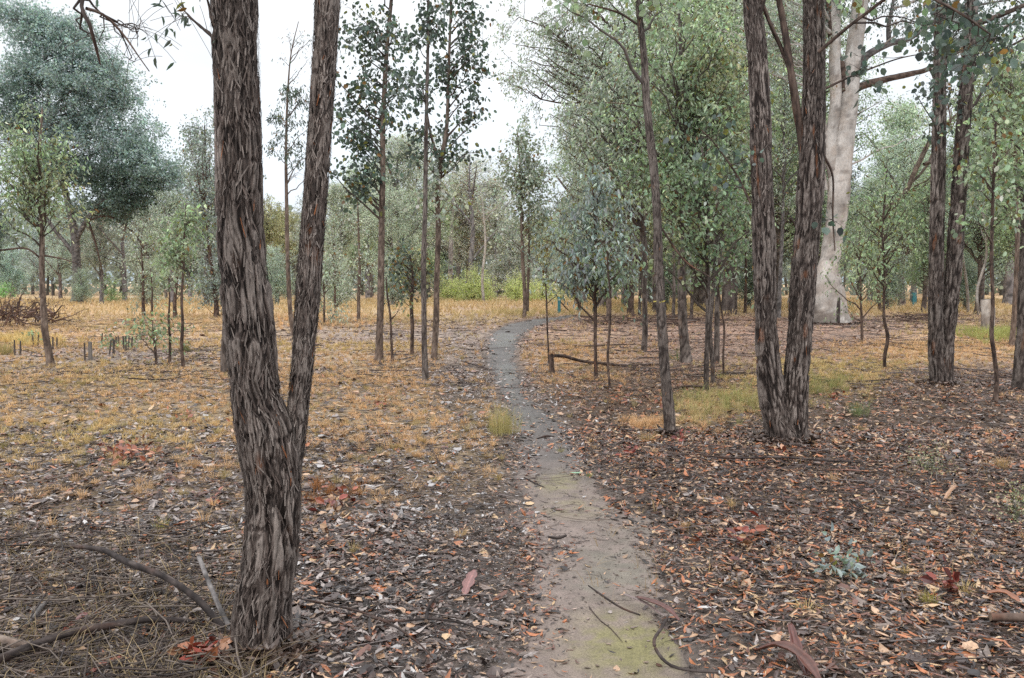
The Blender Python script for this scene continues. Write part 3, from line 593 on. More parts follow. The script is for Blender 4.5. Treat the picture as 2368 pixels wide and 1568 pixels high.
# ---- saplings and small trees, left to right
tree('sapling', 'kinked sapling at far left with drooping green crown', (118, 848), [[(118, 848, 17), (112, 810, 16), (104, 765, 15), (100, 700, 13), (97, 620, 12), (97, 540, 11), (95, 440, 9), (92, 340, 7), (98, 250, 4)]], 'fawn', bc=(.07, .055, .045),
     crown=[dict(b=[(80, 370, 100, 100, 30), (60, 480, 70, 40, 10), (30, 400, 60, 60, 10)], lk='green'), dict(b=[(130, 440, 60, 50, 8)], lk='olive')], leaf=.085, shape='lance', ntw=6, nlf=12, twl=.5, wfac=.34,
     limbs=[dict(p=[(97, 590, 5), (150, 600, 3), (190, 615, 1.5)], k='brown'), dict(p=[(97, 600, 5), (60, 575, 4), (0, 578, 5), (-40, 570, 5)], k='brown')])
tree('sapling', 'wispy sapling seen in the gap of the fork, long sparse leaves', (680, 775), [[(682, 775, 11), (672, 730, 11), (667, 650, 10), (664, 560, 9), (662, 440, 8), (661, 350, 6), (664, 240, 5), (672, 130, 3), (690, 50, 1.5)]], 'fawn',
     crown=[dict(b=[(650, 300, 38, 80, 12), (690, 270, 34, 90, 12)], lk='dark', ntw=5, nlf=7), dict(b=[(680, 110, 45, 70, 8)], lk='dark', ntw=4, nlf=4, leaf=.09), dict(b=[(690, 400, 40, 50, 5)], ntw=5, nlf=0)], leaf=.14, shape='lance', wfac=.24, twl=.4, droop=.9, br=.3)
tree('sapling', 'straight sapling with round leaves, leftmost of the three in mid clearing', (876, 838), [[(875, 838, 19), (877, 780, 17), (880, 700, 16), (881, 600, 15), (883, 480, 14), (885, 380, 12), (885, 290, 12), (890, 180, 10), (897, 80, 9), (906, -20, 8), (915, -200, 5)]], 'fawn', bc=(.08, .06, .05),
     crown=[dict(b=[(820, 90, 45, 80, 12), (905, 90, 55, 90, 12), (815, 240, 42, 70, 11), (830, 330, 40, 40, 7), (900, 220, 50, 60, 8)], lk='dark'), dict(b=[(850, 410, 70, 30, 8), (815, 420, 35, 20, 5)], lk='dark'), dict(b=[(870, -120, 90, 100, 14)], lk='dark')], leaf=.10, shape='round', ntw=5, nlf=8, twl=.45, wfac=.66, rise=.9)
tree('sapling', 'dark thin straight sapling, middle of the three in mid clearing', (984, 880), [[(984, 880, 15), (981, 800, 13), (980, 700, 12), (979, 600, 12), (983, 480, 10), (984, 380, 10), (986, 250, 8), (989, 120, 7), (990, 0, 6), (992, -150, 4)]], 'box', bc=(.05, .04, .035),
     crown=[dict(b=[(985, 60, 40, 80, 12), (960, 200, 30, 40, 5)], lk='dark'), dict(b=[(990, -100, 60, 80, 8)], lk='dark')], leaf=.085, shape='round', ntw=5, nlf=8, twl=.35, wfac=.6)
tree('sapling', 'pale sapling forking high, rightmost of the three in mid clearing', (1003, 832), [[(1003, 832, 14), (1008, 740, 14), (1010, 640, 13), (1013, 540, 12), (1012, 460, 12), (1018, 380, 12), (1032, 300, 9), (1036, 200, 7), (1040, 80, 6), (1045, -40, 5), (1050, -160, 4)], [(1018, 380, 8), (998, 320, 6), (985, 250, 4), (975, 190, 2)]], 'fawn', bc=(.10, .07, .055),
     crown=[dict(b=[(1060, 60, 50, 80, 13), (1050, 190, 50, 60, 11), (1085, 130, 40, 60, 7), (1060, 330, 60, 40, 8), (975, 330, 40, 45, 6), (1100, 240, 30, 30, 3)], lk='dark'), dict(b=[(1000, 420, 60, 50, 6), (1040, 470, 60, 40, 4)], lk='grey'), dict(b=[(1050, -90, 80, 80, 10)], lk='dark')], leaf=.095, shape='round', ntw=5, nlf=8, twl=.42, wfac=.66)
tree('sapling', 'low dark bushy sapling just left of the dark thin one', (952, 818), [[(952, 818, 9), (953, 760, 9), (951, 700, 8), (955, 640, 6), (948, 590, 3)]], 'brown', crown=[dict(b=[(945, 660, 48, 40, 9), (925, 600, 40, 50, 8)], lk='dark'), dict(b=[(960, 640, 36, 30, 5)], lk='olive')], leaf=.085, shape='round', ntw=5, nlf=7, twl=.4, odd=.12, wfac=.6)
tree('sapling', 'spindly leafless stem beside the leftmost of three mid saplings', (907, 838), [[(907, 838, 7), (905, 790, 6), (902, 730, 5), (895, 680, 4), (893, 640, 2)]], 'brown', crown=[dict(b=[(900, 680, 40, 40, 3)], lk='olive')], leaf=.06, ntw=4, nlf=3)
tree('sapling', 'thin fawn sapling between the fork and the mid clearing trio', (829, 742), [[(829, 742, 8), (829, 690, 8), (831, 620, 7), (829, 540, 5), (827, 470, 3)]], 'fawn', crown=[dict(b=[(830, 600, 36, 70, 14), (828, 500, 25, 40, 6)], lk='grey')], leaf=.11, shape='round', ntw=5, nlf=7, twl=.6, wfac=.6)
tree('young_tree', 'twin stemmed young tree with rounded crown behind the bend in the path', (1212, 736), [[(1210, 736, 9), (1213, 680, 9), (1208, 600, 8), (1206, 520, 7), (1204, 440, 5), (1200, 360, 4), (1195, 300, 2)], [(1219, 720, 7, 1), (1221, 650, 7, 1), (1223, 560, 6, 1), (1222, 470, 5, 1), (1225, 380, 4, 1)]], 'fawn', flare=.1,
     crown=[dict(b=[(1200, 330, 28, 50, 10), (1195, 410, 45, 45, 22), (1235, 390, 40, 60, 20), (1225, 470, 50, 40, 18), (1180, 520, 30, 40, 6), (1250, 560, 28, 60, 8)], lk='grey')], leaf=.14, shape='round', ntw=7, nlf=9, twl=.8, wfac=.6)
tree('sapling', 'slender curving shrubby stem on the bend in the path', (1270, 845), [[(1268, 845, 5), (1266, 780, 4), (1264, 720, 4), (1262, 660, 3), (1264, 600, 2)]], 'brown', crown=[dict(b=[(1280, 640, 50, 40, 5)], lk='grey')], leaf=.06, ntw=5, nlf=6, twl=.3)
tree('sapling', 'dark sapling with blue grey leaves right of the path bend', (1378, 876), [[(1378, 876, 10), (1376, 800, 8), (1376, 720, 8), (1375, 640, 8), (1378, 560, 7), (1372, 470, 5), (1370, 380, 3)]], 'brown',
     crown=[dict(b=[(1330, 560, 75, 50, 8), (1400, 540, 70, 70, 9), (1350, 460, 70, 60, 8), (1390, 640, 60, 30, 4)], lk='blue'), dict(b=[(1420, 610, 40, 50, 6)], lk='green')], leaf=.10, shape='lance', ntw=6, nlf=11, twl=.45, wfac=.38, droop=.9)
tree('sapling', 'bent reddish stem close behind the fallen log', (1410, 900), [[(1412, 900, 5), (1405, 830, 6), (1409, 760, 6), (1411, 690, 5), (1405, 620, 4), (1403, 550, 2)]], 'brown', crown=[dict(b=[(1410, 590, 40, 50, 6)], lk='blue')], leaf=.09, shape='lance', ntw=4, nlf=6, wfac=.35)
tree('young_tree', 'grey trunked young tree between the log and the taped tree', (1488, 812), [[(1486, 812, 13), (1491, 770, 13), (1490, 700, 12), (1490, 600, 12), (1487, 500, 11), (1483, 400, 9), (1478, 300, 7), (1470, 180, 5), (1465, 60, 3)]], 'box',
     crown=[dict(b=[(1400, 300, 90, 110, 30), (1440, 420, 90, 70, 16), (1380, 200, 80, 70, 16), (1470, 150, 60, 80, 12)], lk='grey')], leaf=.11, shape='lance', ntw=7, nlf=12, twl=.65, wfac=.36)
tree('broad_tree', 'broad tree whose branches reach left over the path from the thicket', (1457, 733), [[(1457, 733, 16), (1458, 690, 15), (1462, 600, 15), (1470, 480, 14), (1478, 350, 12), (1488, 220, 10), (1500, 80, 8), (1510, -60, 6)]], 'brown', top=20,
     limbs=[dict(p=[(1484, 280, 9), (1430, 260, 8), (1370, 235, 6), (1310, 240, 4), (1250, 230, 3)], k='brown'), dict(p=[(1484, 260, 9), (1420, 180, 7), (1340, 130, 5), (1270, 70, 4), (1200, 40, 2)], k='brown'), dict(p=[(1490, 180, 8), (1450, 100, 6), (1400, 50, 5), (1340, 0, 3)], k='brown')],
     crown=[dict(b=[(1260, 110, 90, 75, 34), (1340, 50, 110, 80, 34), (1390, 180, 120, 80, 36), (1310, 320, 60, 70, 18), (1430, 320, 100, 80, 22), (1500, 60, 100, 100, 28), (1300, 500, 50, 70, 12)], lk='grey')], leaf=.15, shape='lance', ntw=8, nlf=13, twl=1.0, wfac=.34, rise=.5)
tree('young_tree', 'thickest trunk of the thicket, spreading light green crown', (1586, 838), [[(1588, 838, 26), (1583, 800, 22), (1578, 740, 21), (1576, 650, 19), (1577, 560, 16), (1579, 460, 13), (1580, 350, 12), (1577, 230, 9), (1572, 100, 7), (1568, -40, 5)]], 'box',
     crown=[dict(b=[(1600, 120, 120, 130, 34), (1640, 300, 100, 90, 26), (1560, 240, 90, 90, 18), (1620, 420, 100, 80, 20), (1540, 400, 60, 70, 10)], lk='green'), dict(b=[(1680, 200, 60, 100, 16)], lk='olive')], leaf=.11, shape='lance', ntw=7, nlf=12, twl=.6, wfac=.38)
tree('young_tree', 'straight dark stem of the close pair right of the taped tree', (1632, 905), [[(1630, 905, 12), (1633, 840, 12), (1636, 760, 11), (1637, 680, 11), (1635, 600, 10), (1636, 500, 8), (1630, 420, 6), (1622, 340, 4)]], 'box', bc=(.06, .045, .035),
     crown=[dict(b=[(1640, 520, 80, 70, 14), (1600, 430, 70, 70, 12), (1680, 420, 50, 70, 9)], lk='green'), dict(b=[(1590, 560, 60, 40, 6)], lk='olive')], tint=(.66, .72, .68), leaf=.075, shape='round', ntw=5, nlf=8, twl=.42, wfac=.5)
tree('young_tree', 'lighter stem of the close pair right of the taped tree', (1649, 890), [[(1651, 890, 9), (1646, 830, 10), (1641, 760, 10), (1648, 680, 9), (1652, 590, 8), (1655, 500, 6), (1662, 400, 4)]], 'box', crown=[dict(b=[(1690, 560, 60, 60, 9), (1670, 460, 50, 60, 8)], lk='green')], tint=(.66, .72, .68), leaf=.075, shape='round', ntw=5, nlf=8, twl=.4, wfac=.5)
tree('sapling', 'thin rust coloured stem left of the double trunk', (1673, 875), [[(1673, 875, 5), (1672, 820, 5), (1674, 760, 5), (1668, 720, 4), (1660, 660, 3), (1655, 610, 2)]], 'brown', crown=[dict(b=[(1680, 640, 40, 40, 4)], lk='green')], leaf=.08, ntw=4, nlf=5, wfac=.6)
tree('young_tree', 'grey stem behind the close pair, its foot in litter', (1656, 838), [[(1656, 838, 14), (1657, 780, 13), (1658, 700, 11), (1664, 600, 9), (1672, 500, 7), (1680, 380, 5)]], 'box', crown=[dict(b=[(1700, 330, 70, 90, 14), (1680, 480, 60, 70, 10)], lk='grey')], leaf=.10, shape='lance', ntw=6, nlf=10, twl=.5, wfac=.38)
for (px, py, w, tx, ty, lab, k) in ((1338, 722, 8, 1336, 500, 'slim grey stem just right of the blue post on the bend', 'fawn'), (1405, 745, 9, 1408, 480, 'stem with twisted base behind the bushy blue grey sapling', 'fawn'),
        (1478, 728, 8, 1480, 380, 'stem close behind the grey trunked young tree', 'box'), (1556, 742, 8, 1552, 400, 'slim stem immediately left of the thickest thicket trunk', 'box'), (1598, 740, 8, 1604, 360, 'slim stem immediately right of the thickest thicket trunk', 'box'),
        (1700, 728, 7, 1696, 380, 'first slim stem left of the double trunk, far side', 'box'), (1722, 724, 7, 1720, 400, 'second slim stem left of the double trunk, far side', 'brown'), (1800, 735, 10, 1812, 300, 'grey stem showing between the two trunks of the thick pair', 'grey')):
    tree('young_tree', lab, (px, py), [[(px, py, w), (px + 2, py - 70, w * .9), ((px + tx) / 2 + 3, (py + ty) / 2, w * .75), (tx, ty, w * .4), (tx + 4, ty - 120, 2)]], k,
         crown=[dict(b=[(tx, ty + 40, 70, 100, 26), (tx + 10, ty - 80, 60, 80, 16)], lk=('grey', 'green', 'olive')[px % 3])], leaf=.15, shape='lance', ntw=7, nlf=10, twl=.85, wfac=.36, group='slim stems of the far thicket')
# ---- the great pale gum
tree('pale_gum', 'huge smooth pale barked gum behind the double trunk', (1918, 748),
    [[(1916, 748, 84), (1912, 700, 70), (1912, 650, 60), (1918, 600, 44), (1928, 540, 45), (1937, 470, 48), (1942, 400, 50), (1948, 340, 48), (1958, 270, 42), (1966, 200, 38), (1972, 130, 36), (1982, 60, 35), (1990, -20, 34), (1998, -160, 28)],
     [(1953, 750, 18, -.6), (1950, 710, 17, -.4), (1944, 665, 14, -.1), (1936, 620, 8, .2)],
     [(1935, 430, 34), (1922, 340, 30), (1932, 240, 26), (1930, 160, 26), (1930, 60, 24), (1930, -40, 22), (1925, -150, 18)]],
    'pale', top=24, flare=.12, lump=.05, group=None, dz=.6,
    limbs=[dict(p=[(1955, 215, 24), (1952, 190, 24), (1945, 160, 20), (1932, 120, 18), (1922, 75, 17), (1916, 20, 15), (1912, -60, 12)], k='brown'),
           dict(p=[(1958, 225, 16), (1990, 200, 18), (2050, 183, 15), (2100, 172, 13), (2150, 158, 11), (2230, 110, 9), (2330, 60, 6)], k='brown'),
           dict(p=[(1968, 170, 16), (2005, 128, 17), (2055, 102, 14), (2100, 90, 12), (2150, 60, 9), (2230, 20, 7), (2330, 0, 4)], k='grey'),
           dict(p=[(2055, 102, 11), (2054, 60, 10), (2062, 20, 8), (2072, -40, 6)], k='grey'),
           dict(p=[(2150, 160, 7), (2165, 190, 6), (2190, 240, 4), (2200, 300, 2)], k='brown'),
           dict(p=[(1900, 700, 12), (1882, 600, 10), (1868, 480, 8), (1850, 380, 6)], k='pale'),
           dict(p=[(1937, 748, 9, -.75), (1936, 725, 12, -.7), (1938, 705, 9, -.62), (1940, 688, 3, -.5)], k='black'), dict(p=[(1925, 380, 22), (1904, 300, 17), (1892, 200, 12), (1888, 80, 9)], k='pale'),  # black tube at the foot stands in for the shade inside a hollow
           dict(p=[(1910, 440, 10), (1900, 380, 8), (1885, 320, 6)], k='pale')],
    crown=[dict(b=[(2120, 20, 160, 60, 30), (2260, 60, 130, 90, 30), (1980, 0, 90, 60, 12), (2100, -120, 260, 100, 30)], lk='dark', leaf=.13, ntw=6, nlf=8), dict(b=[(2140, 240, 60, 60, 4)], lk='dark', leaf=.10, nlf=4), dict(b=[(1830, 80, 80, 110, 24), (1720, 60, 100, 100, 24)], lk='grey', leaf=.14, ntw=8, nlf=11)], shape='lance', wfac=.42, twl=.9, rise=.4)
tree('leaning_tree', 'fawn limbed tree leaning right behind the slimmer double trunk', (2035, 720), [[(2035, 720, 8), (2028, 640, 9), (2035, 560, 9), (2060, 480, 10), (2095, 440, 11), (2120, 385, 11), (2155, 320, 10), (2205, 272, 9), (2260, 235, 7), (2330, 190, 4)], [(2135, 380, 8), (2190, 365, 7), (2260, 350, 6), (2320, 330, 4)], [(2045, 480, 8), (2090, 465, 7), (2150, 470, 5), (2200, 460, 3)]], 'fawn',
     crown=[dict(b=[(2260, 240, 90, 80, 20), (2200, 400, 80, 50, 12), (2290, 330, 70, 60, 14)], lk='green')], leaf=.16, shape='lance', ntw=6, nlf=10, twl=.9, wfac=.4, group=None)
# ---- right hand saplings
tree('sapling', 'leafy sapling in front of the right side of the pale gum', (1993, 790), [[(1996, 790, 7), (1992, 750, 6), (1990, 690, 5), (1989, 610, 4), (1985, 520, 2)]], 'brown', crown=[dict(b=[(1990, 600, 50, 70, 14), (1960, 560, 40, 40, 5), (2010, 660, 30, 30, 4)], lk='green'), dict(b=[(2010, 500, 50, 60, 8)], lk='green')], leaf=.09, shape='lance', ntw=5, nlf=9, twl=.45, wfac=.38, droop=.9)
tree('sapling', 'S-bent sapling rising from straw grass right of the pale gum', (2046, 852), [[(2050, 852, 8), (2045, 825, 8), (2052, 780, 8), (2044, 740, 7), (2043, 690, 6), (2045, 620, 6), (2040, 540, 5), (2046, 450, 4), (2050, 380, 2)]], 'brown', crown=[dict(b=[(2030, 560, 60, 70, 12), (2060, 440, 60, 70, 12)], lk='green')], leaf=.085, shape='lance', ntw=5, nlf=9, twl=.5, wfac=.4)
tree('sapling', 'thin wavy sapling in front of the grey stump', (2300, 930), [[(2304, 930, 11), (2304, 880, 10), (2298, 820, 9), (2292, 770, 9), (2295, 700, 8), (2292, 600, 8), (2294, 500, 7), (2297, 400, 6), (2302, 280, 4)]], 'brown', crown=[dict(b=[(2300, 350, 60, 80, 10), (2270, 480, 50, 50, 5)], lk='green')], leaf=.075, shape='round', ntw=5, nlf=7, twl=.4, wfac=.6)
tree('dark_trunk_tree', 'dark trunk cut by the right edge of the picture', (2362, 900), [[(2360, 900, 38), (2362, 840, 32), (2366, 760, 28), (2368, 680, 26), (2372, 560, 24), (2380, 400, 22), (2385, 200, 20), (2390, 0, 18)]], 'box', crown=[dict(b=[(2360, 250, 80, 120, 18), (2340, 420, 60, 60, 8)], lk='green')], leaf=.09, shape='round', ntw=6, nlf=8, wfac=.6)
tree('young_tree', 'pale brown stem forking upward just left of the right edge', (2338, 800), [[(2341, 800, 12), (2344, 740, 12), (2350, 640, 11), (2352, 540, 10), (2350, 430, 8), (2345, 330, 6), (2345, 240, 4)], [(2350, 540, 6), (2330, 470, 5), (2310, 420, 4), (2290, 380, 2)]], 'fawn', crown=[dict(b=[(2320, 220, 70, 90, 26), (2345, 320, 50, 70, 14)], lk='green'), dict(b=[(2300, 130, 60, 60, 10)], lk='olive')], leaf=.09, shape='lance', ntw=6, nlf=10, twl=.5, wfac=.4)
# ---- left saplings near the stakes
for (px, py, pts, lab, bl, nl) in ((362, 842, [(360, 842, 6), (358, 800, 6), (354, 770, 4), (352, 740, 2)], 'short leafy sapling left of two thin ones behind the stakes', [(350, 770, 34, 22, 7)], 7),
        (392, 840, [(392, 840, 7), (393, 790, 6), (390, 740, 5), (392, 690, 4), (390, 640, 3)], 'thin bare reddish sapling between two others right of the stakes', [(395, 720, 30, 60, 3)], 3),
        (424, 853, [(424, 853, 8), (420, 800, 8), (422, 750, 7), (420, 690, 6), (424, 620, 5), (426, 540, 4), (430, 470, 2)], 'tall thin sapling with light green tuft left of the forked tree', [(400, 590, 36, 50, 12), (425, 530, 34, 50, 7)], 9)):
    tree('sapling', lab, (px, py), [pts], 'brown', crown=[dict(b=bl, lk='green')], leaf=.095, shape='lance', ntw=5, nlf=nl, twl=.4, wfac=.4, rise=.6)
for (px, py, tx, ty, w, lab) in ((332, 732, 326, 560, 8, 'thin dark stem behind the grass strip, left one'), (352, 735, 348, 620, 5, 'short stem beside the thin dark stem behind the grass strip'), (405, 737, 410, 520, 9, 'stem with speckled crown behind the grass strip'), (500, 735, 470, 470, 12, 'blue green young tree partly hidden by the forked tree'), (750, 750, 746, 640, 5, 'thin stem right of the fork above straw grass'), (775, 722, 770, 560, 5, 'slim far stem right of the fork with grey crown'), (518, 862, 517, 640, 15, 'grey stem touching the left side of the forked trunk')):
    big = px == 500; n0 = 40 if big else (0 if px in (352, 518) else 12)
    tree('young_tree', lab, (px, py), [[(px, py, w), (px - 1, py - 40, w * .9), ((px + tx) / 2 + 2, (py + ty) / 2, w * .7), (tx, ty, w * .35)]], 'brown' if px != 518 else 'box',
         crown=[dict(b=[(tx, ty - (50 if big else 10), 50, 150 if big else 60, n0), (px, py - 80, 40 if big else 30, 60, n0 // 2)], lk='blue' if big else 'grey')] if n0 else (), leaf=.13, shape='lance', ntw=7, nlf=10, twl=.7, wfac=.4)
tree('blue_leaved_tree', 'tall narrow blue green tree behind the left of the fork', (478, 712), [[(478, 712, 12), (476, 640, 11), (478, 520, 9), (475, 400, 6), (473, 290, 3)]], 'grey', crown=[dict(b=[(472, 310, 30, 50, 14), (475, 400, 42, 70, 30), (470, 520, 50, 80, 34), (490, 640, 40, 60, 16), (560, 450, 40, 70, 12)], lk='blue')], leaf=.19, shape='quad', ntw=8, nlf=12, twl=1.1, group=None)

# ---- the great grey wattle-like tree at left
tree('spreading_tree', 'huge dense blue grey tree filling the upper left', (178, 703),
    [[(180, 703, 22), (179, 650, 19), (176, 590, 18), (172, 540, 17), (160, 480, 14), (140, 400, 12), (120, 300, 10), (110, 200, 8), (100, 90, 6)], [(174, 560, 12), (200, 510, 11), (240, 460, 9), (290, 420, 7), (340, 380, 5)], [(172, 590, 10), (150, 560, 9), (125, 530, 8), (90, 480, 6), (40, 440, 5)]],
    'grey', flare=.3, group=None, dz=.8,
    limbs=[dict(p=[(200, 510, 7), (250, 500, 6), (300, 530, 5), (330, 570, 4), (345, 600, 2)], k='brown'), dict(p=[(240, 460, 6), (300, 450, 5), (350, 440, 4), (400, 420, 3)], k='brown'), dict(p=[(150, 350, 6), (210, 320, 5), (270, 300, 4), (330, 310, 3)], k='brown'), dict(p=[(120, 250, 6), (180, 200, 5), (240, 195, 4), (290, 200, 2)], k='brown'),
           dict(p=[(200, 500, 6), (220, 560, 5), (230, 600, 3), (240, 640, 2)], k='brown')],
    crown=[dict(b=[(95, 70, 60, 34, 30), (175, 95, 70, 38, 34), (240, 165, 66, 30, 30), (50, 170, 80, 40, 34), (150, 200, 80, 30, 28), (250, 225, 60, 22, 20), (290, 240, 26, 20, 8), (10, 30, 50, 30, 14)], lk='blue'),
           dict(b=[(50, 290, 90, 40, 30), (190, 300, 90, 40, 36), (290, 330, 70, 36, 30), (340, 385, 60, 28, 24), (385, 420, 46, 26, 18), (110, 390, 90, 40, 26)], lk='blue'),
           dict(b=[(210, 400, 100, 34, 30), (320, 450, 80, 30, 28), (250, 470, 80, 26, 16), (0, 250, 60, 70, 18)], lk='dark'),
           dict(b=[(200, 540, 120, 40, 14)], lk='brown', nlf=1)], leaf=.20, shape='quad', ntw=10, nlf=26, twl=1.6, wfac=None, rise=.25, droop=.2, br=.32, odd=.0, tint=(1.12, 1.18, 1.22))

# ---- background trees, built once per kind and repeated
def proto(kind_leaf, hgt, spec, nT, leafL, seed, bark='grey', ntw=8, nlf=16, twl=1.1, bare=False):
    mT, mB, mL = MB(), MB(), MB()
    w = np.array([[0, 0, -.2, .26], [.1, 0, hgt * .2, .2], [-.1, .1, hgt * .45, .15], [.15, 0, hgt * .7, .09], [.1, 0, hgt * .93, .03]])
    q = trunk_mesh(mT, w, 12, .15, bark, seed, .3)
    qs = [q]
    for k in range(4):
        a = k * 1.7 + seed; z0 = hgt * (.25 + .12 * k); e = .2 * hgt
        w2 = np.array([[0, 0, z0, .11], [math.cos(a) * e * .4, math.sin(a) * e * .4, z0 + e * .5, .08], [math.cos(a) * e * .9, math.sin(a) * e * .9, z0 + e * 1.1, .04]])
        qs.append(trunk_mesh(mB, w2, 7, .25, bark, seed + k, 0))
    T = []
    for (cx, cz, rx, rz, f) in spec:
        n = int(nT * f); v = norm(rng.normal(0, 1, (n, 3))) * rng.random((n, 1)) ** .4
        a = rng.uniform(0, 6.28); T.append(np.stack([cx * hgt + v[:, 0] * rx * hgt, v[:, 1] * rx * hgt + cx * math.sin(a) * hgt, cz * hgt + v[:, 2] * rz * hgt], 1))
    grow(mB, mL, np.concatenate(qs), np.concatenate(T), leafL, 'quad', kind_leaf, ntw, nlf, twl, (.06, .05, .045), .01, .5, 3, .4, .4)
    return mT, mB, mL
MESH = {}
def get_proto(key):
    if key in MESH: return MESH[key]
    a = dict(airy=('grey', 12, [(0, .8, .13, .16, .4), (.06, .6, .17, .13, .3), (-.08, .45, .15, .12, .3)], 95, .15, 3, 'grey', 8, 24),
             airy2=('green', 12, [(0, .85, .10, .12, .3), (-.06, .62, .15, .15, .4), (.09, .42, .14, .12, .3)], 95, .15, 8, 'grey', 8, 24),
             round=('olive', 11, [(0, .72, .24, .20, .6), (-.15, .55, .18, .14, .25), (.16, .52, .18, .14, .25)], 110, .16, 5, 'grey', 8, 24),
             bush=('grey', 7, [(0, .6, .28, .32, .6), (0, .3, .3, .22, .5)], 100, .12, 9, 'grey', 8, 24),
             dense=('dark', 13, [(0, .75, .22, .2, .5), (-.14, .55, .22, .16, .3), (.15, .5, .2, .18, .3), (0, .3, .22, .14, .2)], 130, .17, 12, 'grey', 8, 24),
             tall=('grey', 13, [(0, .85, .22, .13, .3), (.1, .68, .2, .14, .3), (-.12, .52, .2, .14, .3), (.08, .34, .2, .12, .25)], 130, .105, 21, 'box', 8, 24, 1.0),
             tall2=('green', 13, [(0, .88, .21, .12, .3), (-.1, .7, .2, .13, .3), (.12, .5, .2, .14, .3), (-.06, .33, .18, .12, .25)], 130, .105, 25, 'box', 8, 24, 1.0),
             bare=('brown', 13, [(0, .7, .22, .2, .5), (-.1, .45, .18, .2, .3)], 80, .12, 15, 'grey', 7, 3))[key]
    ms = proto(*a); o = []
    for nm, m, M in zip(('trunk', 'branches', 'crown'), ms, (M_bark2, M_bark2, M_leaf)):
        ob = m.build(nm, M); o.append(ob.data); bpy.data.objects.remove(ob)
    MESH[key] = (o, a[1]); return MESH[key]
def bg(px, Y, top_y, key, label, tint=(1, 1, 1), wid=1., group='trees standing behind the clearing', name='background_tree', cat='tree', rot=None):
    (tr, brn, cr), hh = get_proto(key)
    g = P(px, 700, Y); g[2] = float(H(g[0], g[1])); ht = P(px, top_y, Y)[2] - g[2]; s = ht / hh
    r = thing(name, g, label, cat, group); r.scale = (s * wid, s * wid, s); r.rotation_euler = (0, 0, rng.uniform(0, 6.28) if rot is None else rot)
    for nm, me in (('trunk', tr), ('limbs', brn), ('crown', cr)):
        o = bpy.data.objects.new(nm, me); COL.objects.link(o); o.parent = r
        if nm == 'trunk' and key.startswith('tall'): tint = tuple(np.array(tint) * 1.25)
        haze_tint = min(.6, max(0, (Y - 25) / 110)); tt = np.array(tint)
        o.color = (*(tt * (.86 + .28 * haze_tint) + np.array([.18, .06, .24]) * haze_tint), 1) if nm == 'crown' else (1 + haze_tint, 1 + haze_tint, 1 + 1.2 * haze_tint, 1)  # distance haze painted into crown, limb and trunk colours, stronger further back
    return r
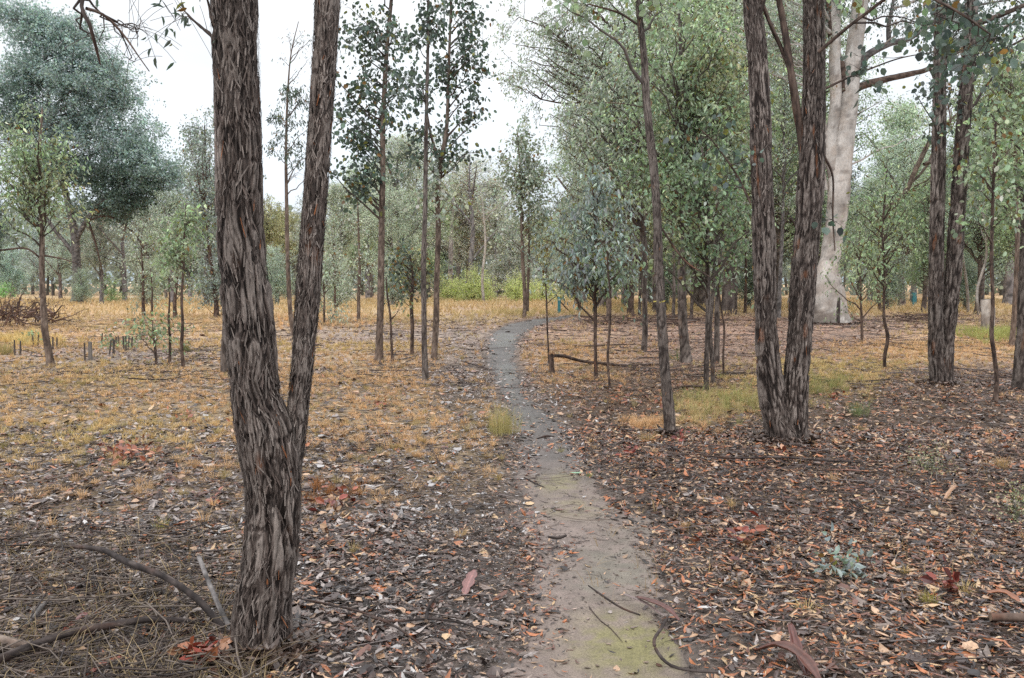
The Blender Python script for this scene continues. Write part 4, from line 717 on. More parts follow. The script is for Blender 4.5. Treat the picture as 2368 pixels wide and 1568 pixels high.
BG = [
 (30, 95, 560, 'bush', 'blue green bush at the far left field edge', (.9, 1.1, 1.1)), (-40, 60, 420, 'dense', 'dark tree cut by the left edge behind the brush pile', (1, 1.1, 1.1)),
 (95, 90, 520, 'airy', 'hazy dark tree behind the kinked sapling', (1, 1.1, 1.2)), (236, 72, 470, 'airy', 'grey trunked tree right of the great blue grey tree', (1, 1, 1)),
 (288, 70, 400, 'bare', 'half bare tree with the darkest thick trunk at left', (1, 1, 1)), (345, 78, 470, 'airy', 'grey speckled tree left of the blue green narrow tree', (1.1, 1.1, 1.1)),
 (180, 110, 520, 'round', 'hazy round tree far behind the great blue grey tree', (.8, 1, 1.1)), (400, 62, 430, 'airy', 'pale grey tree behind the tall thin sapling', (1.1, 1.15, 1.1)),
 (440, 95, 455, 'dense', 'dark hazy tree left of the forked tree', (1, 1, 1)), (540, 80, 470, 'airy2', 'green tree mostly hidden by the left stem of the fork', (1, 1, 1)),
 (615, 88, 440, 'round', 'olive tree seen low in the gap of the fork', (1, 1, .9)), (668, 100, 470, 'round', 'smaller olive tree in the gap of the fork', (1.05, 1.05, .9)),
 (640, 60, 560, 'bush', 'grey green bush in the gap of the fork', (1.1, 1.2, 1.2)), (725, 78, 440, 'airy', 'grey tree behind the right stem of the fork', (1, 1, 1)),
 (790, 70, 410, 'airy', 'speckled grey tree right of the fork', (1.15, 1.15, 1.05)), (780, 50, 590, 'bush', 'silvery bush right of the fork', (1.25, 1.3, 1.3)),
 (850, 82, 430, 'airy2', 'green grey tree behind the leftmost mid sapling', (1, 1, 1)), (925, 66, 300, 'airy', 'tall grey tree left of the dark thin sapling', (1.1, 1.1, 1.05)),
 (910, 56, 580, 'bush', 'silvery bush behind the leftmost mid sapling', (1.2, 1.25, 1.25)), (990, 108, 400, 'dense', 'dark tree behind the mid clearing trio', (1, 1, 1)),
 (1090, 74, 330, 'bare', 'brownish old tree with twisted dark limbs beyond the wattles', (1, .9, .8)), (1060, 104, 390, 'round', 'olive crowned tree behind the nest box trunk', (1, .95, .9)),
 (1145, 98, 400, 'airy', 'hazy grey tree left of the twin stemmed young tree', (1.2, 1.15, 1.1)), (1180, 95, 500, 'bush', 'hazy bush behind the twin stemmed young tree', (1.1, 1.1, 1.1)),
 (1255, 90, 480, 'round', 'yellowish round tree behind the blue post', (1.1, 1.1, .8)), (1300, 75, 520, 'airy', 'grey green tree right of the blue post', (1, 1.05, 1.05)),
 (1350, 66, 400, 'airy', 'grey tree behind the blue grey sapling', (1, 1.05, 1.05)), (1420, 80, 300, 'dense', 'dark tree deep behind the fallen log', (.95, 1, .95)),
 (1500, 62, 330, 'airy2', 'green tree deep behind the taped tree', (1, 1, 1)), (1560, 85, 240, 'dense', 'dark tall tree deep inside the thicket', (1, 1, 1)),
 (1630, 60, 300, 'airy', 'grey tree deep behind the close pair', (1, 1.05, 1)), (1690, 72, 220, 'airy2', 'green tree deep behind left of the double trunk', (1, 1, 1)),
 (1760, 85, 200, 'dense', 'dark tree hidden behind the thick double trunk', (1, 1, 1)), (1830, 62, 300, 'airy2', 'green tree showing between the thick pair and the pale gum', (1, 1, 1)),
 (1895, 90, 330, 'dense', 'dark tree directly behind the pale gum', (1, 1, 1)), (2010, 70, 400, 'airy', 'grey green tree just right of the pale gum', (1, 1.1, 1.05)),
 (2070, 85, 215, 'airy', 'tall hazy tree in the gap right of the pale gum', (1.15, 1.25, 1.1)), (2110, 66, 370, 'round', 'rounded tree above the right blue post', (.8, 1.0, .95)),
 (2150, 95, 300, 'dense', 'dark hazy tree behind the slimmer double trunk', (1, 1.1, 1)), (2205, 60, 340, 'airy', 'grey tree right of the slimmer double trunk', (.9, 1.05, 1)),
 (2265, 75, 300, 'dense', 'dark tree behind the grey stump', (.9, 1, .95)), (2330, 60, 180, 'airy2', 'green tree behind the right edge saplings', (1, 1, 1)),
 (2400, 70, 120, 'dense', 'dark tree at the right edge, far back', (1, 1, 1)), (2050, 52, 560, 'bush', 'low grey green bush right of the pale gum', (.9, 1, .95)), (2230, 50, 570, 'bush', 'low dark bush behind the slimmer double trunk', (.8, .9, .85)),
 (1730, 52, 560, 'bush', 'low bush left of the double trunk base', (.85, .95, .9)), (1540, 55, 560, 'bush', 'low bush deep behind the taped tree', (.9, 1, .9)), (340, 58, 600, 'bush', 'small grey shrub behind the straw field at left', (1.1, 1.1, 1.)), (190, 62, 615, 'bush', 'grey leaved shrub at the foot of the great tree', (1, 1.1, 1.))]
BG2 = [(948, 96, 290, 'tall', 'tall pale grey tree far behind the leftmost and middle mid saplings', (1.1, 1.1, 1.1)), (1085, 100, 345, 'tall', 'hazy tall tree above the largest wattle', (1.1, 1.05, 1.)), (855, 88, 360, 'tall2', 'tall hazy tree right of the fork, furthest back', (1.1, 1.1, 1.1)), (770, 92, 430, 'tall', 'hazy tree close beside the right stem of the fork', (1.1, 1.15, 1.15)),
 (1395, 52, 60, 'tall', 'tall grey crowned tree behind the tree with left reaching limbs', (1, 1.02, 1)), (1525, 46, -60, 'tall2', 'tall green crowned tree filling behind the taped tree', (.95, 1, .95)),
 (1615, 56, -80, 'tall', 'tall grey crowned tree behind the thickest thicket trunk', (1, 1, .95)), (1682, 42, -120, 'tall2', 'tall light green tree left behind the thick double trunk', (1.05, 1.05, .95)),
 (1788, 50, -60, 'tall', 'tall grey crowned tree right behind the left stem of the thick pair', (1, 1, 1)), (1868, 44, 60, 'tall2', 'green crowned tree between the thick pair and the pale gum base', (.9, .95, .9)),
 (1335, 60, 330, 'tall2', 'green grey tree right behind the blue post bend', (1, 1.05, 1)), (1445, 58, 180, 'tall', 'grey tree directly behind the broad left reaching tree', (1, 1, 1)),
 (2085, 58, 300, 'tall', 'grey green tree behind the S-bent sapling', (.95, 1.05, 1)), (2135, 46, 420, 'tall2', 'green tree close behind the slimmer double trunk, left side', (.85, .95, .9)), (2262, 44, 260, 'tall', 'leafy tree behind the stump and leaning limbs', (.8, .92, .85)), (2375, 40, 60, 'tall2', 'dense leafy tree filling the upper right corner', (.9, .95, .85)),
 (905, 62, 420, 'tall', 'fine leaved grey tree low between the mid saplings', (1.05, 1.1, 1.05)), (985, 74, 440, 'tall2', 'fine leaved tree well left of the nest box tree', (1, 1.05, 1)), (735, 66, 520, 'tall', 'low grey tree right of the fork stem', (1.1, 1.15, 1.1)), (140, 80, 470, 'tall', 'fine leaved tree behind the great blue grey tree trunk', (.9, 1, 1)), (385, 84, 520, 'tall2', 'soft green tree left of the narrow blue green tree', (1, 1.1, 1.05))]
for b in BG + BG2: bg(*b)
tree('nest_box_tree', 'pale straight trunk carrying the nest box beyond the wattles', (1041, 690), [[(1041, 690, 12), (1041, 640, 11), (1042, 580, 10), (1044, 520, 8), (1050, 450, 5)]], 'grey', bark_tint=(1.7, 1.65, 1.6), group=None, crown=[dict(b=[(1055, 460, 40, 50, 10)], lk='grey')], leaf=.2, shape='quad', ntw=6, nlf=10, twl=1.2)
for (px, py, tx, lab) in ((2238, 722, 2224, 'white trunked tree right of the slimmer double trunk'), (1118, 700, 1122, 'thin white trunk left of the twin stemmed tree'), (2262, 730, 2280, 'short pale leaning trunk left of the grey stump')):
    tree('white_trunk_tree', lab, (px, py), [[(px, py, 7), (px - 3, py - 60, 6), (tx, py - 140, 5), (tx - 6, py - 230, 3)]], 'pale', group=None, crown=[dict(b=[(tx, py - 260, 50, 50, 8)], lk='grey')], leaf=.18, shape='quad', ntw=6, nlf=9, twl=1., flare=.1)

# ---- wattle bushes
def bush(name, label, px, py, rx, ry, lk, n, group=None, leaf=.14, cat='bush', nlf=14, twl=.6, tint=None):
    g = G(px, py); Y = g[1]; s = Y / F
    root = thing(name, g, label, cat, group); mB, mL = MB(), MB()
    q = np.array([[g[0], g[1], g[2] - .05, .03], [g[0], g[1], g[2] + .3, .025]])
    v = norm(rng.normal(0, 1, (n, 3))) * rng.random((n, 1)) ** .4; v[:, 2] = np.abs(v[:, 2])
    T = g + v * np.array([rx * s, rx * s * .7, ry * 2 * s * 1.15])
    grow(mB, mL, q, T, leaf, 'quad', lk, 6, nlf, twl, (.07, .06, .04), .0, .2, 3, .1, .25, .3, .4)
    mB.build('stems', M_bark2, root, g); o = mL.build('foliage', M_leaf, root, g); o.color = (1.2, 1.2, 1.15, 1)
    if tint: o.color = (*tint, 1)
WG = 'yellow green wattles behind the bend'
for (px, py, rx, ry, n, lab) in ((1100, 697, 62, 32, 100, 'largest domed yellow green wattle bush in the centre'), (1195, 697, 36, 26, 50, 'wattle bush just left of the twin stemmed young tree base'), (1040, 696, 34, 24, 36, 'small wattle bush left of the largest one'), (1255, 697, 42, 22, 46, 'wattle bush between the twin stems and the blue post'), (1345, 697, 50, 24, 44, 'wattle bush behind the slim stems right of the blue post')):
    bush('wattle_bush', lab, px, py, rx * 1.15, ry * 1.25, 'lime', n * 2, WG, leaf=.11, nlf=16)
bush('wattle_bush', 'light green shrub between two trunks at left', 258, 702, 26, 30, 'lime', 24, None, tint=(.6, .75, .8))
bush('green_bush', 'bright green bush at the far left edge of the field', 8, 690, 26, 22, 'lime', 24, None, tint=(.55, .9, .7), cat='bush')
for (px, py, rx, ry, lab, lk) in ((70, 796, 20, 10, 'low leafy green plant left of the stakes', 'green'), (277, 808, 34, 16, 'leafy green seedling among the stakes', 'green'), (560, 0, 0, 0, '', ''), (2150, 1095, 40, 28, 'small dark green shrub on the litter at right', 'olive'), (2345, 1210, 30, 40, 'thin green weed at the lower right edge', 'olive'), (1945, 1340, 24, 14, 'small grey green seedling on the litter at lower right', 'blue'), (1150, 800, 0, 0, '', '')):
    if rx:
        g = G(px, py); root = thing('seedling', g, lab, 'plant'); mB, mL = MB(), MB(); s = g[1] / F; n = 9
        v = norm(rng.normal(0, 1, (n, 3))); v[:, 2] = np.abs(v[:, 2]) + .4; T = g + v * np.array([rx * s, rx * s, ry * 1.5 * s])
        grow(mB, mL, np.array([[*g, .004], [g[0], g[1], g[2] + .02, .003]]), T, .05 if g[1] < 9 else .09, 'lance' if lk != 'olive' else 'round', lk, 3, 4 if lk != 'olive' else 10, .06 if g[1] < 9 else .2, (.08, .09, .04), .02, .1, 3, .2, .2, .5 if lk != 'olive' else .7, .1) if g[1] > 9 or lk != 'olive' else grow(mB, mL, np.array([[*g, .004], [g[0], g[1], g[2] + .02, .003]]), T, .016, 'round', lk, 5, 8, .08, (.08, .09, .04), .02, .1, 3, .2, .2, .6, .1)
        mB.build('stem', M_twig, root, g); mL.build('foliage', M_leaf, root, g)

# ---- the distant wood closing the horizon
mb = MB(); n = 70000
ang = rng.uniform(-.78, .78, n); d = rng.uniform(105, 170, n); x = d * np.tan(ang); y = d
ht = 9 + 9 * n2(x, y, .045, 101, 3) + 5 * (n2(x, y, .2, 103, 2) - .5); ht = ht * np.where(np.abs(x) < 50, .8, 1)
z = H(x, y) + ht * rng.random(n) ** .75
c = np.array([.27, .31, .295]) * np.exp(rng.normal(0, .25, (n, 1))) * (.75 + .5 * n2(x, y, .1, 105, 2))[:, None]  # pale grey of far haze mixed into the leaf colour itself
ax = rng.normal(0, 1, (n, 3)); leaves(mb, np.stack([x, y, z], 1), ax, rng.normal(0, 1, (n, 3)), rng.uniform(.5, 1.3, n), rng.uniform(.35, .8, n), c, 'quad')
n = 260; x = rng.uniform(-120, 120, n); y = rng.uniform(100, 150, n); b = np.stack([x, y, H(x, y) - .2], 1); t = b + np.stack([rng.normal(0, .6, n), 0 * x, rng.uniform(6, 12, n)], 1)
tubes(mb, np.stack([b, (b + t) / 2 + rng.normal(0, .15, (n, 3)), t], 1), np.array([[.22, .16, .07]]) * rng.uniform(.6, 1.5, (n, 1)), 6, np.array([.19, .175, .16]) * rng.uniform(.6, 1.3, (n, 1)))
o = tag(mb.build('distant_wood', M_leaf), 'hazy grey green wood beyond the clearing', 'wood', kind='stuff')

# hills low on the horizon
xs = np.linspace(-1500, 1500, 160); hh = 20 + 50 * n2(xs, xs * 0, .0022, 201, 4); v = np.concatenate([np.stack([xs, 0 * xs + 1500, 0 * xs - 5], 1), np.stack([xs, 0 * xs + 1700, hh], 1)])
mbh = MB(); mbh.add(v, [[i, i + 1, 161 + i, 160 + i] for i in range(159)], (.22, .27, .30), True); tag(mbh.build('hills', M_ground), kind='structure')

# ------------------------------------------------------------------ man-made things
def bar(mb, a, b, w, col, taper=.9, S=4, rot=.785):
    a = np.asarray(a, float); b = np.asarray(b, float); t = norm(b - a); u = norm(np.cross(t, [0.1, 1, 0])); v = np.cross(t, u)
    an = np.arange(S) / S * 2 * np.pi + rot; r = w * .5 * (1.414 if S == 4 else 1)
    rings = []
    for (q, k) in ((a, 1.), (a + (b - a) * .35, 1.), (a + (b - a) * .97, taper), (b, taper * .8)):
        rings.append(q + r * k * (u * np.cos(an)[:, None] + v * np.sin(an)[:, None]))
    V = np.concatenate(rings); f = [[i * S + j, i * S + (j + 1) % S, (i + 1) * S + (j + 1) % S, (i + 1) * S + j] for i in range(3) for j in range(S)]
    mb.add(V, f, col); mb.add(rings[-1], [list(range(S))], np.array(col) * 1.15)
stk = [(34, 822, 786), (47, 820, 788), (78, 802, 776), (87, 800, 774), (118, 0, 0), (122, 808, 779), (131, 806, 780), (196, 835, 793), (209, 833, 790), (234, 796, 770), (252, 822, 786), (260, 819, 785), (264, 817, 783), (272, 800, 778), (275, 799, 776), (287, 812, 777), (291, 812, 777), (297, 808, 778), (303, 808, 779)]
SL = ['leftmost short stake of the far left pair', 'right hand stake of the far left pair', 'back stake left of the kinked sapling', 'taller back stake touching the kinked sapling', '', 'first stake right of the kinked sapling', 'second stake right of the kinked sapling', 'thin stake of the front middle pair', 'thick pale stake of the front middle pair', 'lone stake at the back, tallest looking',
      'leaning stake at the left of the stake trio', 'middle stake of the stake trio', 'right stake of the stake trio leaning left', 'short stake just behind the trio, left one', 'short stake just behind the trio, right one', 'leftmost stake of the right cluster', 'thick dark stake of the right cluster', 'third stake of the right cluster', 'rightmost stake of the right cluster']
for (px, by, ty), lab in zip(stk, SL):
    if by:
        g = G(px, by); t = P(px + rng.normal(0, 2), ty, g[1]); m = MB(); w = .027
        if px == 209: w = .06
        if px == 252: t = P(257, ty, g[1])
        if px == 264: t = P(261, ty, g[1])
        bar(m, g - [0, 0, .05], t, w, (.09, .075, .068) if px != 209 else (.20, .18, .165))
        tag(m.build('stake', M_wood, None, g), lab, 'stake', 'old wooden tree stakes in the clearing')
def post(px, by, ty, w, lab):
    g = G(px, by); t = P(px, ty, g[1]); root = thing('marker_post', g, lab, 'post', 'blue marker posts'); m = MB(); s = g[1] / F
    bar(m, g - [0, 0, .1], t - [0, 0, .05], w * s, (.045, .20, .235), 1.); m.build('shaft', M_paint, root, g)
    m = MB(); bar(m, t - [0, 0, .0499], t, w * s * 1.06, (.06, .26, .30), .9); m.build('cap', M_paint, root, g)
post(1292.5, 726, 687, 7, 'blue green marker post on the bend of the path')
post(2113, 706, 677, 8, 'light blue marker post left of the slimmer double trunk')
# nest box
pb = P(1041, 618, G(1041, 690)[1] - .28); root = thing('nest_box', pb, 'small grey nest box fixed to the pale straight trunk', 'nest box'); m = MB()
def boxm(m, c, sx, sy, sz, col):
    v = np.array([[a, b, d] for a in (-1, 1) for b in (-1, 1) for d in (-1, 1)]) * np.array([sx, sy, sz]) / 2 + c
    m.add(v, [[0, 1, 3, 2], [4, 6, 7, 5], [0, 4, 5, 1], [2, 3, 7, 6], [0, 2, 6, 4], [1, 5, 7, 3]], col)
boxm(m, pb, .3, .28, .42, (.2, .22, .22)); m.build('box_body', M_wood, root, pb)
m = MB(); boxm(m, pb + [0, -.02, .225], .36, .34, .03, (.45, .46, .46)); m.build('lid', M_wood, root, pb)
m = MB(); aa = np.linspace(0, 6.283, 17)[:-1]; m.add(np.stack([pb[0] + .05 * np.cos(aa), 0 * aa + pb[1] - .143, pb[2] + .08 + .05 * np.sin(aa)], 1), [list(range(16))], (.01, .01, .01)); m.build('entrance_hole', M_wood, root, pb)
# grey stump: sawn pale log
g = G(2287, 767); root = thing('stump', g, 'pale grey sawn stump behind the thin wavy sapling', 'stump'); m = MB(); s = g[1] / F
for (dx, w, ty, sd) in ((-5, 28, 692, 1), (11, 16, 694, 5)):
    w_ = np.array([[*(g + [dx * s, (2 if dx > 0 else 0) * .1, -.05]), w * .5 * s], [*(g + [dx * s, (2 if dx > 0 else 0) * .1, .6]), w * .49 * s], [*(P(2287 + dx, ty, g[1]) + [0, (2 if dx > 0 else 0) * .1, 0]), w * .47 * s]])
    q = trunk_mesh(m, w_, 40, .03, 'pale', sd, .05)
    an = np.arange(24) / 24 * 2 * np.pi; c = w_[-1]; m.add(np.stack([c[0] + c[3] * np.cos(an), c[1] + c[3] * np.sin(an), 0 * an + c[2] - .002], 1), [list(range(24))], (.3, .26, .22))
mt = mat('grey_stump_wood', .8, .25, bump=(20, .5, .01), noise=[(8, .5, 1.1, 6)], stretch=(1, 1, .3), tint=(1, 1, 1)); 
o = m.build('stump_wood', mt, root, g)
# small burnt stump at left
g = G(235, 706); m = MB(); q = trunk_mesh(m, np.array([[*(g - [0, 0, .1]), .16], [*(g + [0, 0, .5]), .13], [*(g + [.03, 0, .95]), .10]]), 20, .06, 'grey', 4, .3); m.add(q[-1, :3] + .1 * np.stack([np.cos(aa), np.sin(aa), 0 * aa], 1), [list(range(16))], (.2, .18, .17))
tag(m.build('stump', M_bark2, None, g), 'small grey broken stump between the two left trunks', 'stump')

# broken stump with its fallen log
g = G(1276, 866); s = g[1] / F; root = thing('broken_stump', g, 'snapped sapling stump with splintered top beside the path', 'stump'); m = MB()
w_ = stem_world([(1276, 866, 12), (1275, 840, 11), (1274, 818, 12)], g[1], base=g); trunk_mesh(m, w_, 24, .02, 'brown', 3, .2); m.build('stump_wood', M_bark2, root, g)
m = MB()
for k in range(9):
    c = P(1269 + k * 1.5, 820, g[1] + rng.normal(0, .03)); tip = c + [rng.normal(0, .01), rng.normal(0, .01), rng.uniform(.03, .13)]; m.add([c + [-.012, 0, 0], c + [.012, 0, 0], tip, c + [0, .02, 0]], [[0, 1, 2, 2], [1, 3, 2, 2], [3, 0, 2, 2]], (.34, .2, .11))
m.build('splinters', M_wood, root, g)
def log(name, label, pts, kind='brown', S=14, cat='branch', ring=.03, group=None, lift=.034):
    w = []
    for (px, py, wd, *dz) in pts:
        q = G(px, py); r = wd * .5 * q[1] / F; w.append([q[0], q[1], q[2] + r * .8 + (dz[0] if dz else 0) + lift, r])
    w = np.array(w); m = MB(); q = trunk_mesh(m, w, S, ring, kind, int(pts[0][0]) % 50, lump=.1)
    for e in (0, -1):
        a = np.arange(8) / 8 * 6.283; r = q[e, 3]; t = norm((q[e] - q[e - 1 if e else 1])[:3]); u = norm(np.cross(t, [0, 0, 1.])); v = np.cross(t, u)
        m.add(q[e, :3] + r * (u * np.cos(a)[:, None] + v * np.sin(a)[:, None]), [list(range(8))], (.2, .14, .10))
    o = tag(m.build(name, M_bark2, None, w[0, :3]), label, cat, group); return o
Yl = g[1]; wl = []
for (px, py, wd, dy) in ((1276, 822, 8, 0), (1305, 824, 8, .3), (1345, 835, 7, .6), (1400, 841, 7, 1.0), (1440, 849, 6, 1.3), (1500, 849, 6, 1.5), (1530, 851, 4, 1.6)):
    q = P(px, py, Yl + dy); wl.append([q[0], q[1], max(q[2], float(H(q[0], q[1])) + .03), wd * .5 * Yl / F])
m = MB(); trunk_mesh(m, np.array(wl), 14, .03, 'brown', 9, lump=.1); tag(m.build('fallen_log', M_bark2, None, wl[0][:3]), 'fallen thin log resting against the snapped stump', 'log')

FB = 'fallen branches lying on the litter'
log('fallen_branch', 'long black branch curving in from the lower left corner', [(-60, 1600, 23, .03), (60, 1542, 21, .03), (160, 1505, 20, .03), (260, 1484, 18, .03), (340, 1471, 15, .03), (420, 1466, 12, .02), (480, 1465, 6)], 'black', group=FB)
log('fallen_branch', 'arched brown branch sloping down toward the foot of the forked tree', [(40, 1275, 5), (130, 1278, 7), (230, 1325, 12, .09), (300, 1375, 14, .12), (380, 1410, 15, .12), (450, 1440, 16, .08), (500, 1470, 15, .03), (530, 1490, 12)], 'black', group=FB)
log('fallen_branch', 'short grey stick leaning at the forked tree foot', [(462, 1378, 9, .16), (500, 1440, 12, .07), (545, 1500, 11, 0)], 'grey', group=FB)
log('fallen_branch', 'pale thick dead branch end at the lower left edge', [(-60, 1500, 34), (0, 1512, 30), (60, 1522, 26), (95, 1524, 18), (125, 1522, 6)], 'fawn', group=FB)
log('fallen_branch', 'short bent grey branch in straw at far lower left', [(60, 1470, 12), (90, 1430, 11), (120, 1400, 9), (150, 1378, 6)], 'grey', group=FB)
log('fallen_branch', 'thin curved black root beside the reddish bark scrap', [(985, 1455, 8), (990, 1425, 8), (1005, 1400, 7), (1030, 1385, 5), (1070, 1365, 3)], 'black', group=FB)
log('fallen_branch', 'long thin dark stick crossing the litter left of the path bottom', [(690, 1400, 4), (760, 1415, 5), (830, 1432, 6), (900, 1455, 6), (980, 1450, 6), (1050, 1455, 5), (1130, 1478, 3)], 'black', group=FB)
log('fallen_branch', 'thin straight stick lying parallel left of the path', [(840, 1440, 5), (900, 1460, 6), (960, 1500, 5), (1000, 1540, 4)], 'black', group=FB)
log('fallen_branch', 'wavy black root on the path beside the green moss', [(1545, 1440, 5), (1530, 1470, 7), (1512, 1500, 8), (1520, 1530, 8), (1550, 1560, 8), (1600, 1572, 7), (1660, 1575, 6)], 'black', group=FB)
log('fallen_branch', 'slim dark twig crossing the path edge by the moss', [(1360, 1370, 3), (1400, 1400, 5), (1440, 1425, 5), (1480, 1440, 4)], 'black', group=FB)
log('fallen_branch', 'tiny black stick in the middle of the path', [(1268, 1256, 5), (1290, 1259, 7), (1308, 1253, 6)], 'black', group=FB)
log('fallen_branch', 'slim twig on the pink soil near the green leaf', [(1212, 1115, 3), (1235, 1128, 4), (1258, 1138, 3)], 'black', group=FB)
log('fallen_branch', 'curved stick on litter left of the path, mid distance', [(990, 1040, 3), (1005, 1060, 4), (1015, 1080, 4), (1030, 1092, 3)], 'black', group=FB)
log('fallen_branch', 'long thin branch lying in front of the double trunk', [(1620, 1062, 3), (1700, 1070, 5), (1800, 1068, 6), (1900, 1075, 5), (1990, 1080, 3)], 'black', group=FB)
log('fallen_branch', 'thin branch lying on grass beyond the path bend', [(1240, 768, 2), (1270, 766, 3), (1310, 768, 3)], 'brown', group=FB)
log('fallen_branch', 'rust red branch lying right of the taped tree', [(1555, 905, 3), (1590, 900, 6), (1630, 902, 5)], 'brown', group=FB)
log('fallen_branch', 'dark branch lying across red litter beyond the log', [(1300, 798, 2), (1350, 805, 4), (1420, 802, 4), (1470, 800, 2)], 'brown', group=FB)
log('fallen_branch', 'dark stick on the wet part of the path, left side', [(1240, 1024, 3), (1262, 1018, 5), (1282, 1018, 3)], 'black', group=FB)
log('bark_roll', 'rolled reddish bark tube at the lower right edge', [(2288, 1450, 20), (2340, 1452, 20), (2400, 1452, 20)], 'brown', cat='bark')

# curled bark sheets
def bark_sheet(label, pts, wpx, col, curl=.6, group='curled sheets of shed bark', name='bark_sheet'):
    w = []
    for (px, py, dz) in pts: q = G(px, py); w.append([*(q + [0, 0, .012 + dz]), 0])
    q = smooth_path(np.array(w), 26)[:, :3]; t = norm(np.gradient(q, axis=0)); s = norm(np.cross(t, [0, 0, 1.])); wd = wpx * q[:, 1] / F
    K = 9; u = np.linspace(-1, 1, K); prof = np.sin(np.linspace(.12, math.pi - .08, 26)) ** .6; rg = 1 + .18 * np.sin(np.linspace(0, 19, 26)) + rng.normal(0, .06, 26)
    V = q[:, None] + s[:, None] * (u[None, :, None] * (wd * .5 * prof * rg)[:, None, None]) + np.array([0, 0, 1.]) * (np.abs(u[None, :]) ** 1.6 * wd[:, None] * curl * .5 * prof[:, None])[..., None]
    i = np.arange(25)[:, None] * K; j = np.arange(K - 1)[None]; f = np.stack([i + j, i + j + 1, i + K + j + 1, i + K + j], -1).reshape(-1, 4)
    st = vnoise(np.stack([np.repeat(q[:, 0], K) * 4, np.tile(u * 6, 26), np.repeat(q[:, 1], K) * 4], 1), 3)
    c = np.array(col) * (.6 + .8 * st[:, None]); m = MB(); m.add(V, f, c, True); o = tag(m.build(name, M_litter, None, w[0][:3]), label, 'bark', group)
    md = o.modifiers.new('thick', 'SOLIDIFY'); md.thickness = .003; return o
bark_sheet('dull red bark scrap standing on litter left of the path', [(1072, 1382, .0), (1085, 1362, .03), (1098, 1343, .05)], 26, (.22, .10, .09), .3)
bark_sheet('long dark red bark sheet at the edge of the path', [(1470, 1385, .0), (1510, 1408, .02), (1545, 1425, .02), (1570, 1440, 0)], 17, (.12, .045, .035))
bark_sheet('grey underside bark strip lying on the path edge', [(1440, 1378, .0), (1490, 1400, .0), (1535, 1430, 0)], 8, (.2, .15, .14))
bark_sheet('large red brown bark sheet curling up at bottom right', [(1745, 1510, .0), (1800, 1528, .05), (1850, 1555, .05), (1900, 1600, .02)], 34, (.11, .040, .027), .7)
bark_sheet('upright red bark blade at bottom right', [(1825, 1500, .10), (1840, 1530, .05), (1870, 1580, .0)], 22, (.10, .030, .022), .7)
bark_sheet('brown bark strip left of the forked tree', [(440, 1158, .0), (475, 1148, .01), (530, 1144, .0)], 12, (.11, .055, .04))
bark_sheet('small brown bark strip lower left of the forked tree', [(350, 1270, .0), (385, 1262, .01), (412, 1256, .0)], 10, (.2, .1, .07))
bark_sheet('thin red bark strip in front of the double trunk', [(1905, 1090, .0), (1960, 1094, .01), (2010, 1094, .0)], 9, (.16, .06, .035))
bark_sheet('dark red bark strip right of the path at mid distance', [(1690, 1068, .0), (1740, 1074, .0), (1790, 1062, .0)], 10, (.22, .08, .04))
bark_sheet('orange bark strip at lower right edge', [(2270, 1378, .0), (2320, 1385, .02), (2367, 1405, .0)], 18, (.30, .12, .06))
bark_sheet('pink bark strip on the bottom left litter', [(200, 1568, .0), (260, 1545, .02), (310, 1528, .0)], 18, (.30, .09, .06))
bark_sheet('tan bark sliver on litter at right', [(1700 + 480, 1165, .0), (2195, 1150, .03), (2210, 1140, .05)], 9, (.36, .2, .11))

# clusters of orange dead leaves
def cluster(label, px, py, rx, ry, n, cols, L=.06, h=.08, wf=.55):
    L = min(L, .062)
    g = G(px, py); P_ = []
    for _ in range(n): q = G(px + rng.normal(0, rx * .5), py + rng.normal(0, ry * .5)); q[2] += rng.uniform(.01, h); P_.append(q)
    P_ = np.array(P_); ax = rng.normal(0, 1, (n, 3)); ax[:, 2] = np.abs(ax[:, 2]) * .5; nr = rng.normal(0, .7, (n, 3)) + [0, -.3, 1]
    Ls = L * rng.uniform(.7, 1.3, n); c = np.array(cols)[rng.integers(0, len(cols), n)] * rng.uniform(.7, 1.25, (n, 1)); m = MB(); leaves(m, P_ - ax * 0, ax, nr, Ls, Ls * wf, c, 'round')
    root = thing('dead_leaf_spray', g, label, 'dead leaves', 'sprays of orange dead leaves'); m.build('leaves', M_litter, root, g)
    m = MB(); k = max(2, n // 7); e = P_[rng.integers(0, n, k)]; b = np.repeat(g[None], k, 0) + [0, 0, .01]; mid = (b + e) / 2 + [0, 0, .03]; tubes(m, np.stack([b, mid, e], 1), np.full((k, 3), .002), 4, (.08, .04, .03)); m.build('twigs', M_twig, root, g)
OR = [(.36, .13, .06), (.26, .075, .035), (.42, .22, .13), (.16, .05, .03)]; RD = [(.22, .042, .025), (.12, .025, .02), (.28, .08, .04)]; BR = [(.28, .13, .06), (.17, .08, .045), (.32, .19, .1)]
cluster('large orange dead leaf spray on the grass left of the fork', 300, 1060, 75, 26, 110, OR, .085, .12)
cluster('small orange leaf cluster just left of the forked tree', 425, 970, 36, 12, 16, OR); cluster('red leaf pair near the brown bark strip', 500, 1165, 12, 8, 5, RD)
cluster('red dead leaves right of the foot of the fork', 770, 1170, 60, 34, 46, RD + BR, .07); cluster('red cluster in front of the taped tree', 1575, 1018, 20, 9, 14, RD)
cluster('red cluster left of the taped tree', 1455, 1052, 22, 10, 12, RD); cluster('orange upright leaves beside the taped tree', 1528, 935, 12, 20, 22, OR); cluster('orange leaf cluster left of the taped tree', 1435, 925, 20, 14, 14, OR)
cluster('rusty leaf spray on litter right of the path', 1720, 1265, 34, 30, 32, RD + BR, .07, .12); cluster('glossy deep red leaf cluster at lower right', 2190, 1375, 34, 26, 22, RD, .085, .12)
